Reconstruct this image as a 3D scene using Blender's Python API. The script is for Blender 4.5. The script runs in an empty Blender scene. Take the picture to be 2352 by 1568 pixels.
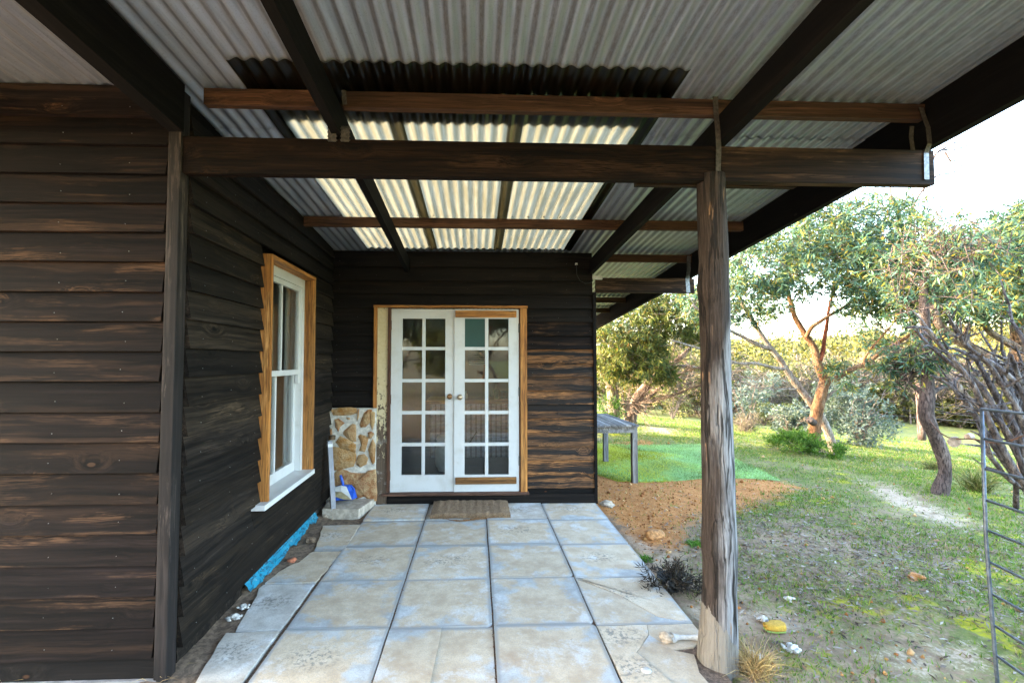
import bpy, bmesh, math, random
import numpy as np
from mathutils import Vector, Matrix, noise as mnoise

rng = random.Random(7)
nrg = np.random.default_rng(11)
R = math.radians
scene = bpy.context.scene
COL = scene.collection

# ------------------------------------------------------------------ camera, sky, sun, exposure
cam_d = bpy.data.cameras.new('camera')
cam_d.sensor_width = 36.0
cam_d.lens = 36.0 * 1065 / 2352
cam_d.shift_x = 39 / 2352
cam_d.clip_start = 0.05
cam_d.clip_end = 3000
cam = bpy.data.objects.new('camera', cam_d)
COL.objects.link(cam)
cam.location = (0, 0, 1.55)
cam.rotation_euler = (R(90 + 2.26), 0, R(-2.258))
scene.camera = cam

SUN_AZ = math.atan2(-1.0, 0.30)        # direction to the sun, seen from above: x = sin, y = cos
SUN_EL = R(15)
world = bpy.data.worlds.new('World')
scene.world = world
world.use_nodes = True
wn = world.node_tree
wn.nodes.clear()
sky = wn.nodes.new('ShaderNodeTexSky')
sky.sky_type = 'NISHITA'
sky.sun_disc = False
sky.sun_elevation = SUN_EL
sky.sun_rotation = SUN_AZ
sky.air_density = 1.0
sky.dust_density = 3.0
sky.ozone_density = 1.0
bg = wn.nodes.new('ShaderNodeBackground')
bg.inputs[1].default_value = 0.15
wo = wn.nodes.new('ShaderNodeOutputWorld')
wn.links.new(sky.outputs[0], bg.inputs[0])
wn.links.new(bg.outputs[0], wo.inputs[0])

sun_d = bpy.data.lights.new('sun', 'SUN')
sun_d.energy = 0.8
sun_d.angle = R(10)
sun_d.color = (1.0, 0.86, 0.62)
sun = bpy.data.objects.new('sun', sun_d)
COL.objects.link(sun)
sdir = Vector((math.sin(SUN_AZ) * math.cos(SUN_EL), math.cos(SUN_AZ) * math.cos(SUN_EL), math.sin(SUN_EL)))
sun.rotation_euler = (-sdir).to_track_quat('-Z', 'Y').to_euler()
sun.location = (-20, 5, 20)

scene.view_settings.view_transform = 'Standard'
scene.view_settings.look = 'None'
scene.view_settings.gamma = 1.0
scene.view_settings.use_curve_mapping = False
scene.view_settings.exposure = 4.5
scene.cycles.max_bounces = 10
scene.cycles.diffuse_bounces = 5
scene.cycles.transparent_max_bounces = 16
scene.cycles.caustics_reflective = False
scene.cycles.caustics_refractive = False

# ------------------------------------------------------------------ pixel -> point (photo seen at 2352 x 1568)
_th, _ph = R(2.258), R(2.26)
_F = np.array([math.sin(_th) * math.cos(_ph), math.cos(_th) * math.cos(_ph), math.sin(_ph)])
_Rt = np.array([math.cos(_th), -math.sin(_th), 0.0])
_U = np.cross(_Rt, _F)


def _ray(u, v):
    return 1065 * _F + (u - 1137) * _Rt - (v - 784) * _U


def on_z(u, v, z=0.0):
    r = _ray(u, v)
    t = (z - 1.55) / r[2]
    return Vector((r[0] * t, r[1] * t, z))


def on_y(u, v, y):
    r = _ray(u, v)
    t = y / r[1]
    return Vector((r[0] * t, y, 1.55 + r[2] * t))


def on_x(u, v, x):
    r = _ray(u, v)
    t = x / r[0]
    return Vector((x, r[1] * t, 1.55 + r[2] * t))


# ------------------------------------------------------------------ node helpers
class NT:
    def __init__(self, name):
        self.m = bpy.data.materials.new(name)
        self.m.use_nodes = True
        self.t = self.m.node_tree
        self.t.nodes.clear()
        self.out = self.t.nodes.new('ShaderNodeOutputMaterial')

    def n(self, typ, **kw):
        nd = self.t.nodes.new(typ)
        for k, v in kw.items():
            setattr(nd, k, v)
        return nd

    def put(self, sock, v):
        if v is None:
            return
        if isinstance(v, bpy.types.NodeSocket):
            self.t.links.new(v, sock)
        elif isinstance(v, (tuple, list)) and sock.type == 'RGBA' and len(v) == 3:
            sock.default_value = (*v, 1)
        else:
            sock.default_value = v

    def coord(self, kind='Object', rand=True):
        c = self.n('ShaderNodeTexCoord').outputs[kind]
        if not rand:
            return c
        oi = self.n('ShaderNodeObjectInfo').outputs['Random']
        s = self.vmath('SCALE', (37.0, 53.0, 71.0), scale=oi)
        return self.vmath('ADD', c, s)

    def rand(self):
        return self.n('ShaderNodeObjectInfo').outputs['Random']

    def vmath(self, op, a, b=None, scale=None):
        nd = self.n('ShaderNodeVectorMath', operation=op)
        self.put(nd.inputs[0], a)
        if b is not None:
            self.put(nd.inputs[1], b)
        if scale is not None:
            self.put(nd.inputs['Scale'], scale)
        return nd.outputs[0]

    def map(self, vec, scale=(1, 1, 1), loc=(0, 0, 0), rot=(0, 0, 0)):
        nd = self.n('ShaderNodeMapping')
        self.put(nd.inputs['Vector'], vec)
        nd.inputs['Scale'].default_value = scale
        nd.inputs['Location'].default_value = loc
        nd.inputs['Rotation'].default_value = rot
        return nd.outputs[0]

    def noise(self, vec, scale=1.0, detail=4, rough=0.55, dist=0.0):
        nd = self.n('ShaderNodeTexNoise')
        self.put(nd.inputs['Vector'], vec)
        nd.inputs['Scale'].default_value = scale
        nd.inputs['Detail'].default_value = detail
        nd.inputs['Roughness'].default_value = rough
        nd.inputs['Distortion'].default_value = dist
        return nd.outputs[0]

    def voro(self, vec, scale=1.0, feature='F1', out='Distance', rnd=1.0):
        nd = self.n('ShaderNodeTexVoronoi', feature=feature)
        self.put(nd.inputs['Vector'], vec)
        nd.inputs['Scale'].default_value = scale
        nd.inputs['Randomness'].default_value = rnd
        return nd.outputs[out]

    def math(self, op, a, b=0.0, clamp=False):
        nd = self.n('ShaderNodeMath', operation=op, use_clamp=clamp)
        self.put(nd.inputs[0], a)
        self.put(nd.inputs[1], b)
        return nd.outputs[0]

    def step(self, v, lo, hi, a=0.0, b=1.0):
        nd = self.n('ShaderNodeMapRange', interpolation_type='SMOOTHSTEP')
        self.put(nd.inputs['Value'], v)
        nd.inputs['From Min'].default_value = lo
        nd.inputs['From Max'].default_value = hi
        nd.inputs['To Min'].default_value = a
        nd.inputs['To Max'].default_value = b
        return nd.outputs[0]

    def mix(self, f, a, b, blend='MIX'):
        nd = self.n('ShaderNodeMix', data_type='RGBA', blend_type=blend)
        self.put(nd.inputs[0], f)
        self.put(nd.inputs[6], a)
        self.put(nd.inputs[7], b)
        return nd.outputs[2]

    def ramp(self, f, stops):
        nd = self.n('ShaderNodeValToRGB')
        self.put(nd.inputs[0], f)
        cr = nd.color_ramp
        while len(cr.elements) < len(stops):
            cr.elements.new(0.5)
        for e, (p, c) in zip(cr.elements, stops):
            e.position = p
            e.color = (*c, 1)
        return nd.outputs[0]

    def attr(self, name):
        return self.n('ShaderNodeAttribute', attribute_name=name)

    def sep(self, v):
        nd = self.n('ShaderNodeSeparateXYZ')
        self.put(nd.inputs[0], v)
        return nd.outputs

    def comb(self, x, y, z):
        nd = self.n('ShaderNodeCombineXYZ')
        for s, v in zip(nd.inputs, (x, y, z)):
            self.put(s, v)
        return nd.outputs[0]

    def bump(self, h, strength=0.3, dist=0.01):
        nd = self.n('ShaderNodeBump')
        self.put(nd.inputs['Height'], h)
        nd.inputs['Strength'].default_value = strength
        nd.inputs['Distance'].default_value = dist
        return nd.outputs[0]

    def pbr(self, color, rough=0.6, metal=0.0, normal=None, spec=0.5):
        nd = self.n('ShaderNodeBsdfPrincipled')
        self.put(nd.inputs['Base Color'], color)
        self.put(nd.inputs['Roughness'], rough)
        self.put(nd.inputs['Metallic'], metal)
        self.put(nd.inputs['Specular IOR Level'], spec)
        if normal is not None:
            self.put(nd.inputs['Normal'], normal)
        return nd.outputs[0]

    def fresnel(self, ior):
        # same reflectance from either side of a thin sheet
        bf = self.n('ShaderNodeNewGeometry').outputs['Backfacing']
        fr = self.n('ShaderNodeFresnel')
        self.put(fr.inputs[0], self.math('ADD', ior, self.math('MULTIPLY', bf, 1.0 / ior - ior)))
        return fr.outputs[0]

    def done(self, shader):
        self.t.links.new(shader, self.out.inputs[0])
        return self.m


# ------------------------------------------------------------------ materials
def wood_mat(name, dark, mid, light, wear=0.5, axis=0, rough=0.65, grain=1.0, knots=True, bump=0.35, spec=0.3):
    m = NT(name)
    c = m.coord()
    kv = None
    if knots:
        sc = [2.4, 2.4, 2.4]
        sc[axis] = 1.25
        kv = m.voro(m.map(c, tuple(sc)), 1.6)
        sw = m.step(kv, 0.30, 0.02)
        sh = [0.05, 0.05, 0.05]
        sh[axis] = 0.0
        off = m.vmath('SCALE', tuple(sh), scale=sw)
        c2 = m.vmath('ADD', c, off)
    else:
        c2 = c
    wav = m.noise(m.map(c2, (1.2, 1.2, 1.2)), 1.5, 2)
    c3 = m.vmath('ADD', c2, m.vmath('SCALE', (0.05, 0.05, 0.05), scale=wav))

    def along(a, b):
        v = [a * grain] * 3
        v[axis] = b
        return m.map(c3, tuple(v))
    g1 = m.noise(along(42.0, 0.9), 1.0, 5, 0.62)
    g2 = m.noise(along(15.0, 0.5), 1.0, 4, 0.6)
    fine = m.noise(along(190.0, 5.0), 1.0, 3, 0.6)
    s3 = [6.0] * 3
    s3[axis] = 1.5
    patch = m.noise(m.map(c, tuple(s3)), 1.0, 6, 0.68)
    s4 = [3.0] * 3
    s4[axis] = 0.8
    zone = m.noise(m.map(c, tuple(s4), (5.0, 3.0, 9.0)), 1.0, 3, 0.6)
    r = m.rand()
    tone = m.math('ADD', 0.55, m.math('MULTIPLY', r, 0.75))
    r2 = m.math('FRACT', m.math('MULTIPLY', r, 17.31))
    col = m.ramp(g1, [(0.38, dark), (0.58, mid), (0.72, tuple(x * 2.3 for x in mid))])
    half = tuple(0.6 * a + 0.4 * b for a, b in zip(mid, light))
    bands = m.math('MULTIPLY', m.step(g2, 0.50, 0.62), m.step(zone, 0.62 - 0.32 * wear, 0.80 - 0.32 * wear))
    col = m.mix(m.math('MULTIPLY', bands, 0.75), col, half)
    col = m.mix(m.step(fine, 0.46, 0.68, 0, 0.55), col, dark)
    wmask = m.math('MULTIPLY', m.step(patch, 0.72 - 0.32 * wear, 0.82 - 0.30 * wear), m.step(g2, 0.44, 0.58))
    wmask = m.math('MULTIPLY', wmask, m.step(fine, 0.40, 0.56))
    wmask = m.math('MULTIPLY', wmask, m.math('ADD', 0.35, m.math('MULTIPLY', r2, 0.65)))
    col = m.mix(wmask, col, light)
    col = m.mix(m.math('MULTIPLY', m.step(r2, 0.5, 0.1), 0.30), col, m.mix(1.0, col, (0.80, 0.95, 1.35), 'MULTIPLY'))
    tone = m.math('MULTIPLY', tone, m.math('ADD', 0.40, m.math('MULTIPLY', m.step(fine, 0.28, 0.72), 1.15)))
    col = m.mix(1.0, col, m.comb(tone, tone, tone), 'MULTIPLY')
    if knots:
        ring = m.step(kv, 0.085, 0.055)
        col = m.mix(ring, col, tuple(x * 0.5 for x in dark))
        col = m.mix(m.step(kv, 0.05, 0.03), col, tuple(0.5 * (a + b) for a, b in zip(mid, light)))
    h = m.math('ADD', m.math('MULTIPLY', g1, 0.6), m.math('MULTIPLY', fine, 0.4))
    rr = m.math('ADD', rough, m.math('MULTIPLY', fine, 0.2))
    return m.done(m.pbr(col, rr, normal=m.bump(h, bump, 0.004), spec=spec))


MAT = {}
MAT['board'] = wood_mat('dark stained board', (0.0016, 0.0011, 0.0012), (0.0115, 0.0068, 0.0056), (0.085, 0.043, 0.022), 0.72, spec=0.13)
MAT['board_grey'] = wood_mat('weathered dark board', (0.0046, 0.0034, 0.0026), (0.0225, 0.0162, 0.0115), (0.050, 0.034, 0.021), 0.66, spec=0.13)
MAT['board_black'] = wood_mat('black stained board', (0.0028, 0.0022, 0.0020), (0.0092, 0.0067, 0.0055), (0.09, 0.034, 0.013), 0.20, spec=0.15)
MAT['board_worn'] = wood_mat('worn bare board', (0.0045, 0.0032, 0.0027), (0.022, 0.013, 0.008), (0.31, 0.130, 0.042), 1.08, rough=0.5, spec=0.2)
MAT['beam'] = wood_mat('dark beam', (0.0040, 0.0026, 0.0019), (0.0185, 0.0095, 0.0052), (0.075, 0.036, 0.018), 0.66, spec=0.1)
MAT['beam_worn'] = wood_mat('worn brown beam', (0.0045, 0.0028, 0.002), (0.032, 0.0165, 0.009), (0.125, 0.072, 0.043), 0.9, spec=0.15)
MAT['rafter'] = wood_mat('black rafter', (0.002, 0.0016, 0.0015), (0.0048, 0.0037, 0.0031), (0.03, 0.022, 0.016), 0.2, axis=1, rough=0.8, spec=0.15)
MAT['purlin'] = wood_mat('raw pine purlin', (0.030, 0.013, 0.006), (0.078, 0.034, 0.015), (0.16, 0.085, 0.045), 0.6, rough=0.75)
MAT['corner'] = wood_mat('corner post timber', (0.0045, 0.0036, 0.0036), (0.0115, 0.0082, 0.0078), (0.075, 0.056, 0.046), 0.62, axis=2, knots=False)
MAT['orange'] = wood_mat('orange jarrah trim', (0.20, 0.075, 0.018), (0.40, 0.17, 0.042), (0.52, 0.28, 0.10), 0.6, axis=2, rough=0.5, knots=False)
MAT['orange_x'] = wood_mat('orange trim along', (0.18, 0.07, 0.017), (0.38, 0.165, 0.042), (0.50, 0.27, 0.095), 0.6, axis=0, rough=0.5)
MAT['orange_y'] = wood_mat('orange trim deep', (0.18, 0.07, 0.017), (0.38, 0.165, 0.042), (0.50, 0.27, 0.095), 0.6, axis=1, rough=0.5)
MAT['brown'] = wood_mat('brown stained trim', (0.05, 0.022, 0.012), (0.12, 0.05, 0.026), (0.22, 0.12, 0.07), 0.4, axis=2, knots=False)
MAT['brown_x'] = wood_mat('brown threshold', (0.045, 0.022, 0.014), (0.10, 0.05, 0.032), (0.22, 0.14, 0.10), 0.5, axis=0, knots=False)
MAT['grey_wood'] = wood_mat('silvered timber', (0.13, 0.12, 0.11), (0.28, 0.26, 0.25), (0.42, 0.40, 0.38), 0.6, axis=1, rough=0.8, knots=False)
MAT['grey_wood_z'] = wood_mat('silvered leg', (0.12, 0.11, 0.10), (0.26, 0.24, 0.23), (0.40, 0.38, 0.36), 0.6, axis=2, rough=0.8, knots=False)


def paint_mat(name, col, dirt, amt=0.25, rough=0.45):
    m = NT(name)
    c = m.coord()
    n1 = m.noise(c, 6.0, 5, 0.65)
    n2 = m.noise(c, 60.0, 3, 0.6)
    chip = m.step(m.noise(c, 24.0, 6, 0.75), 0.70, 0.73)
    k = m.mix(m.math('MULTIPLY', m.step(n1, 0.45, 0.75), amt), col, dirt)
    k = m.mix(chip, k, (0.20, 0.13, 0.08))
    return m.done(m.pbr(k, rough, normal=m.bump(m.math('ADD', n2, m.math('MULTIPLY', chip, -0.6)), 0.12, 0.003)))


MAT['white'] = paint_mat('white gloss paint', (0.58, 0.58, 0.58), (0.38, 0.35, 0.30), 0.35)
MAT['cream'] = paint_mat('cream plaster', (0.55, 0.50, 0.42), (0.4, 0.34, 0.26), 0.5, 0.8)
MAT['interior'] = paint_mat('red brown render', (0.20, 0.10, 0.065), (0.13, 0.075, 0.05), 0.6, 0.9)
MAT['interior_floor'] = paint_mat('dark concrete floor', (0.10, 0.095, 0.09), (0.06, 0.055, 0.05), 0.6, 0.5)


def peel_mat():
    m = NT('peeling cream paint over wood')
    c = m.coord()
    st = m.map(c, (30, 30, 14))
    n1 = m.noise(st, 1.0, 6, 0.7)
    z = m.sep(m.n('ShaderNodeTexCoord').outputs['Generated'])[2]
    f = m.math('SUBTRACT', n1, m.step(z, 0.80, 0.05, -0.10, 0.20))
    g = m.noise(m.map(c, (120, 120, 4)), 1.0, 4, 0.6)
    wood = m.ramp(g, [(0.3, (0.045, 0.028, 0.017)), (0.7, (0.13, 0.085, 0.055))])
    grey = m.mix(m.step(m.noise(c, 9.0, 4), 0.5, 0.62), wood, (0.30, 0.27, 0.24))
    wood = m.mix(m.step(z, 0.42, 0.25), wood, grey)
    paint = m.mix(m.noise(c, 40, 3), (0.50, 0.40, 0.22), (0.66, 0.56, 0.36))
    msk = m.step(f, 0.44, 0.47)
    col = m.mix(msk, wood, paint)
    return m.done(m.pbr(col, 0.75, normal=m.bump(m.math('ADD', msk, g), 0.4, 0.004)))


MAT['peel'] = peel_mat()


def iron_mat(name='galvanised corrugated iron', tint=(0.46, 0.51, 0.61)):
    m = NT(name)
    c = m.coord()
    g = m.n('ShaderNodeTexCoord').outputs['Object']
    stre = m.noise(m.map(c, (28, 0.55, 28)), 1.0, 5, 0.6)
    spang = m.noise(c, 130.0, 2, 0.5)
    big = m.noise(m.map(c, (3, 0.7, 3)), 1.0, 4, 0.6)
    col = m.mix(m.step(stre, 0.35, 0.7), tuple(x * 0.72 for x in tint), tint)
    col = m.mix(m.step(big, 0.45, 0.75, 0, 0.6), col, (0.33, 0.355, 0.39))
    col = m.mix(m.step(spang, 0.55, 0.75, 0, 0.35), col, (0.22, 0.21, 0.20))
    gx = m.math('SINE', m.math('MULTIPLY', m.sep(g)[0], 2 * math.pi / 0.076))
    flank_shade = m.step(gx, 0.2, 1.0)  # one flank of each wave painted darker, its shade put into the colour
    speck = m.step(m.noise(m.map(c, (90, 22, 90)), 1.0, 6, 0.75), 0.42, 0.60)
    col = m.mix(m.math('MULTIPLY', m.math('MULTIPLY', flank_shade, m.step(speck, -1.6, 1.0)), 0.72), col, (0.115, 0.118, 0.122))
    rust = m.step(m.noise(m.map(c, (14, 2.2, 14)), 1.0, 6, 0.7), 0.72, 0.80)
    col = m.mix(m.math('MULTIPLY', rust, 0.7), col, (0.30, 0.16, 0.06))
    return m.done(m.pbr(col, 0.42, 0.55, normal=m.bump(spang, 0.08, 0.002)))


MAT['iron'] = iron_mat()


def poly_mat():
    m = NT('translucent skylight sheet')
    c = m.coord()
    stre = m.noise(m.map(c, (35, 0.8, 35)), 1.0, 4, 0.6)
    dirt = m.noise(m.map(c, (7, 2, 7)), 1.0, 5, 0.65)
    col = m.mix(m.step(stre, 0.35, 0.65), (0.088, 0.075, 0.043), (0.118, 0.105, 0.068))
    col = m.mix(m.step(dirt, 0.45, 0.8, 0, 0.5), col, (0.066, 0.054, 0.024))
    tr = m.n('ShaderNodeBsdfTranslucent')
    m.put(tr.inputs[0], col)
    gn = m.n('ShaderNodeNewGeometry').outputs['Normal']
    up_ = m.comb(0.0, 0.0, m.math('MULTIPLY', m.math('SIGN', m.sep(gn)[2]), 3.0))
    m.put(tr.inputs['Normal'], m.vmath('NORMALIZE', m.vmath('ADD', gn, up_)))   # the sheet scatters light inside itself
    gl = m.n('ShaderNodeBsdfGlossy')
    gl.inputs['Roughness'].default_value = 0.18
    gl.inputs['Color'].default_value = (0.8, 0.8, 0.8, 1)
    mx = m.n('ShaderNodeMixShader')
    m.put(mx.inputs[0], m.fresnel(1.4))
    m.t.links.new(tr.outputs[0], mx.inputs[1])
    m.t.links.new(gl.outputs[0], mx.inputs[2])
    return m.done(mx.outputs[0])


MAT['poly'] = poly_mat()


def paver_mat():
    m = NT('concrete paver')
    c = m.coord()
    o = m.n('ShaderNodeTexCoord').outputs['Object']
    xyz = m.sep(o)
    big = m.noise(c, 3.4, 5, 0.6, 0.4)
    mid = m.noise(c, 9.0, 5, 0.65)
    fine = m.noise(c, 140.0, 3, 0.7)
    r = m.rand()
    warm = m.mix(m.step(mid, 0.3, 0.7), (0.46, 0.35, 0.235), (0.62, 0.51, 0.375))
    cool = m.mix(m.step(mid, 0.35, 0.7), (0.34, 0.345, 0.34), (0.50, 0.51, 0.51))
    ax = m.math('MAXIMUM', m.math('ABSOLUTE', xyz[0]), m.math('ABSOLUTE', xyz[1]))
    wob = m.math('ADD', m.math('MULTIPLY', m.math('SUBTRACT', big, 0.5), 0.9), m.math('MULTIPLY', m.math('SUBTRACT', mid, 0.5), 0.35))
    edge = m.step(m.math('ADD', ax, wob), 0.20, 0.34)
    edge = m.math('MAXIMUM', edge, m.step(r, 0.8, 0.95, 0, 0.7))
    col = m.mix(edge, warm, cool)
    eff = m.math('MULTIPLY', m.step(m.noise(c, 3.3, 7, 0.70, 0.15), 0.52, 0.68), 0.8)
    col = m.mix(eff, col, (0.66, 0.67, 0.68))
    tan_ = m.math('MULTIPLY', m.step(m.noise(c, 3.0, 5, 0.65), 0.60, 0.70), 0.6)
    col = m.mix(tan_, col, (0.42, 0.29, 0.19))
    rim = m.step(m.math('ADD', ax, m.math('MULTIPLY', mid, 0.03)), 0.283, 0.305)
    col = m.mix(m.math('MULTIPLY', rim, 0.75), col, (0.25, 0.25, 0.245))
    cl = m.n('ShaderNodeVectorMath', operation='LENGTH')
    m.put(cl.inputs[0], m.map(o, (1, 1.5, 0), loc=(0.03, -0.06, 0)))
    near = m.step(m.math('ADD', cl.outputs['Value'], m.math('MULTIPLY', big, 0.25)), 0.34, 0.16)
    blot = m.step(m.noise(c, 46.0, 4, 0.62), 0.50, 0.60)
    pick = m.step(r, 0.45, 0.60)
    col = m.mix(m.math('MULTIPLY', m.math('MULTIPLY', near, blot), m.math('MULTIPLY', pick, 0.75)), col, (0.13, 0.13, 0.12))
    pits = m.step(m.noise(c, 75.0, 2, 0.5), 0.71, 0.76)
    pz = m.step(m.noise(c, 5.0, 3), 0.42, 0.62)
    col = m.mix(m.math('MULTIPLY', m.math('MULTIPLY', pits, pz), 0.7), col, (0.13, 0.13, 0.13))
    col = m.mix(m.step(m.noise(c, 11.0, 2), 0.70, 0.76, 0, 0.4), col, (0.50, 0.30, 0.17))
    tone = m.math('ADD', 0.88, m.math('MULTIPLY', r, 0.24))
    col = m.mix(1.0, col, m.comb(tone, tone, tone), 'MULTIPLY')
    sp2 = m.step(m.noise(c, 260.0, 2, 0.6), 0.60, 0.72)
    col = m.mix(m.math('MULTIPLY', sp2, 0.5), col, (0.20, 0.19, 0.18))
    col = m.mix(m.step(fine, 0.4, 0.7, 0.0, 0.45), col, (0.26, 0.26, 0.26))
    h = m.math('SUBTRACT', m.math('MULTIPLY', fine, 0.5), m.math('MULTIPLY', pits, 0.8))
    return m.done(m.pbr(col, 0.82, normal=m.bump(h, 0.4, 0.003), spec=0.3))


MAT['paver'] = paver_mat()


def ground_mat():
    m = NT('ground of sand gravel moss and grass')
    o = m.n('ShaderNodeTexCoord').outputs['Object']
    a = m.attr('mask')
    rgb = m.n('ShaderNodeSeparateColor')
    m.t.links.new(a.outputs['Color'], rgb.inputs[0])
    n1 = m.noise(o, 1.3, 6, 0.65)
    n2 = m.noise(o, 7.0, 6, 0.7)
    n3 = m.noise(o, 45.0, 4, 0.7)
    n4 = m.noise(o, 160.0, 2, 0.6)
    soil = m.mix(m.step(n2, 0.35, 0.65), (0.20, 0.135, 0.088), (0.38, 0.27, 0.185))
    soil = m.mix(m.step(n3, 0.52, 0.68, 0, 0.55), soil, (0.13, 0.105, 0.085))
    grass = m.mix(m.step(n2, 0.35, 0.65), (0.075, 0.105, 0.022), (0.17, 0.18, 0.05))
    grass = m.mix(m.step(n3, 0.5, 0.7, 0, 0.6), grass, (0.16, 0.13, 0.07))
    moss = m.mix(n3, (0.26, 0.25, 0.004), (0.40, 0.37, 0.01))
    nb = m.math('ADD', m.math('MULTIPLY', m.math('SUBTRACT', m.noise(o, 2.6, 5, 0.65), 0.5), 1.1), m.math('MULTIPLY', m.math('SUBTRACT', n2, 0.5), 1.2))
    nb = m.math('ADD', nb, m.math('MULTIPLY', m.math('SUBTRACT', n3, 0.5), 0.9))
    gm = m.step(m.math('ADD', rgb.outputs[1], nb), 0.36, 0.70)
    col = m.mix(gm, soil, grass)
    mm = m.math('MULTIPLY', m.step(m.noise(o, 1.9, 5, 0.7), 0.575, 0.64), m.step(rgb.outputs[1], 0.25, 0.55))
    col = m.mix(m.math('MULTIPLY', mm, m.step(n3, 0.30, 0.60, 0.35, 0.9)), col, moss)
    grav = m.mix(m.step(n3, 0.35, 0.65), (0.40, 0.145, 0.038), (0.55, 0.265, 0.09))
    grav = m.mix(m.step(n2, 0.42, 0.66, 0, 0.6), grav, (0.30, 0.11, 0.03))
    grav = m.mix(m.step(n4, 0.50, 0.70, 0, 0.7), grav, (0.20, 0.08, 0.028))
    gr = m.step(m.math('ADD', rgb.outputs[0], nb), 0.32, 0.72)
    col = m.mix(gr, col, grav)
    sand = m.mix(m.step(n3, 0.35, 0.7), (0.33, 0.245, 0.175), (0.46, 0.365, 0.275))
    sa = m.step(m.math('ADD', rgb.outputs[2], nb), 0.34, 0.80)
    col = m.mix(sa, col, sand)
    h = m.math('ADD', m.math('MULTIPLY', n3, 0.7), m.math('MULTIPLY', n4, 0.5))
    return m.done(m.pbr(col, 0.9, normal=m.bump(h, 0.6, 0.02), spec=0.2))


MAT['ground'] = ground_mat()


def leaf_mat(name, trans=0.30, rough=0.5):
    m = NT(name)
    a = m.attr('Col').outputs['Color']
    d = m.pbr(a, rough, spec=0.2)
    t = m.n('ShaderNodeBsdfTranslucent')
    m.put(t.inputs[0], m.mix(1.0, a, (1.15, 1.2, 0.55), 'MULTIPLY'))
    mx = m.n('ShaderNodeMixShader')
    mx.inputs[0].default_value = trans
    m.t.links.new(d, mx.inputs[1])
    m.t.links.new(t.outputs[0], mx.inputs[2])
    return m.done(mx.outputs[0])


MAT['leaf'] = leaf_mat('leaf')
MAT['blade'] = leaf_mat('grass blade', 0.25, 0.6)
MAT['litter'] = leaf_mat('dry leaf', 0.1, 0.9)


def bark_mat(name, a, b, cc, sc=1.0):
    m = NT(name)
    c = m.coord()
    n1 = m.noise(m.map(c, (9 * sc, 9 * sc, 3 * sc)), 1.0, 5, 0.65)
    n2 = m.noise(m.map(c, (60, 60, 14)), 1.0, 4, 0.7)
    col = m.ramp(n1, [(0.34, a), (0.52, b), (0.68, cc)])
    col = m.mix(m.step(n2, 0.46, 0.62, 0, 0.8), col, tuple(x * 0.35 for x in a))
    return m.done(m.pbr(col, 0.85, normal=m.bump(m.math('ADD', n1, n2), 1.0, 0.03), spec=0.2))


MAT['bark_orange'] = bark_mat('orange flaking bark', (0.12, 0.055, 0.028), (0.26, 0.135, 0.068), (0.34, 0.23, 0.15))
MAT['bark_pale'] = bark_mat('pale grey bark', (0.19, 0.13, 0.10), (0.36, 0.29, 0.24), (0.47, 0.42, 0.38))
MAT['bark_red'] = bark_mat('red peeling bark', (0.13, 0.028, 0.014), (0.25, 0.065, 0.03), (0.34, 0.16, 0.08))
MAT['bark_dark'] = bark_mat('dark furrowed bark', (0.05, 0.036, 0.032), (0.12, 0.085, 0.075), (0.22, 0.17, 0.15))
MAT['bark_mixed'] = bark_mat('brown grey bark', (0.10, 0.06, 0.042), (0.24, 0.17, 0.13), (0.40, 0.34, 0.29))
MAT['twig'] = bark_mat('grey twig', (0.13, 0.10, 0.08), (0.24, 0.19, 0.16), (0.34, 0.29, 0.26))
MAT['dead'] = bark_mat('silver grey dead wood', (0.07, 0.058, 0.062), (0.16, 0.14, 0.147), (0.36, 0.34, 0.345), 2.0)


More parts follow.
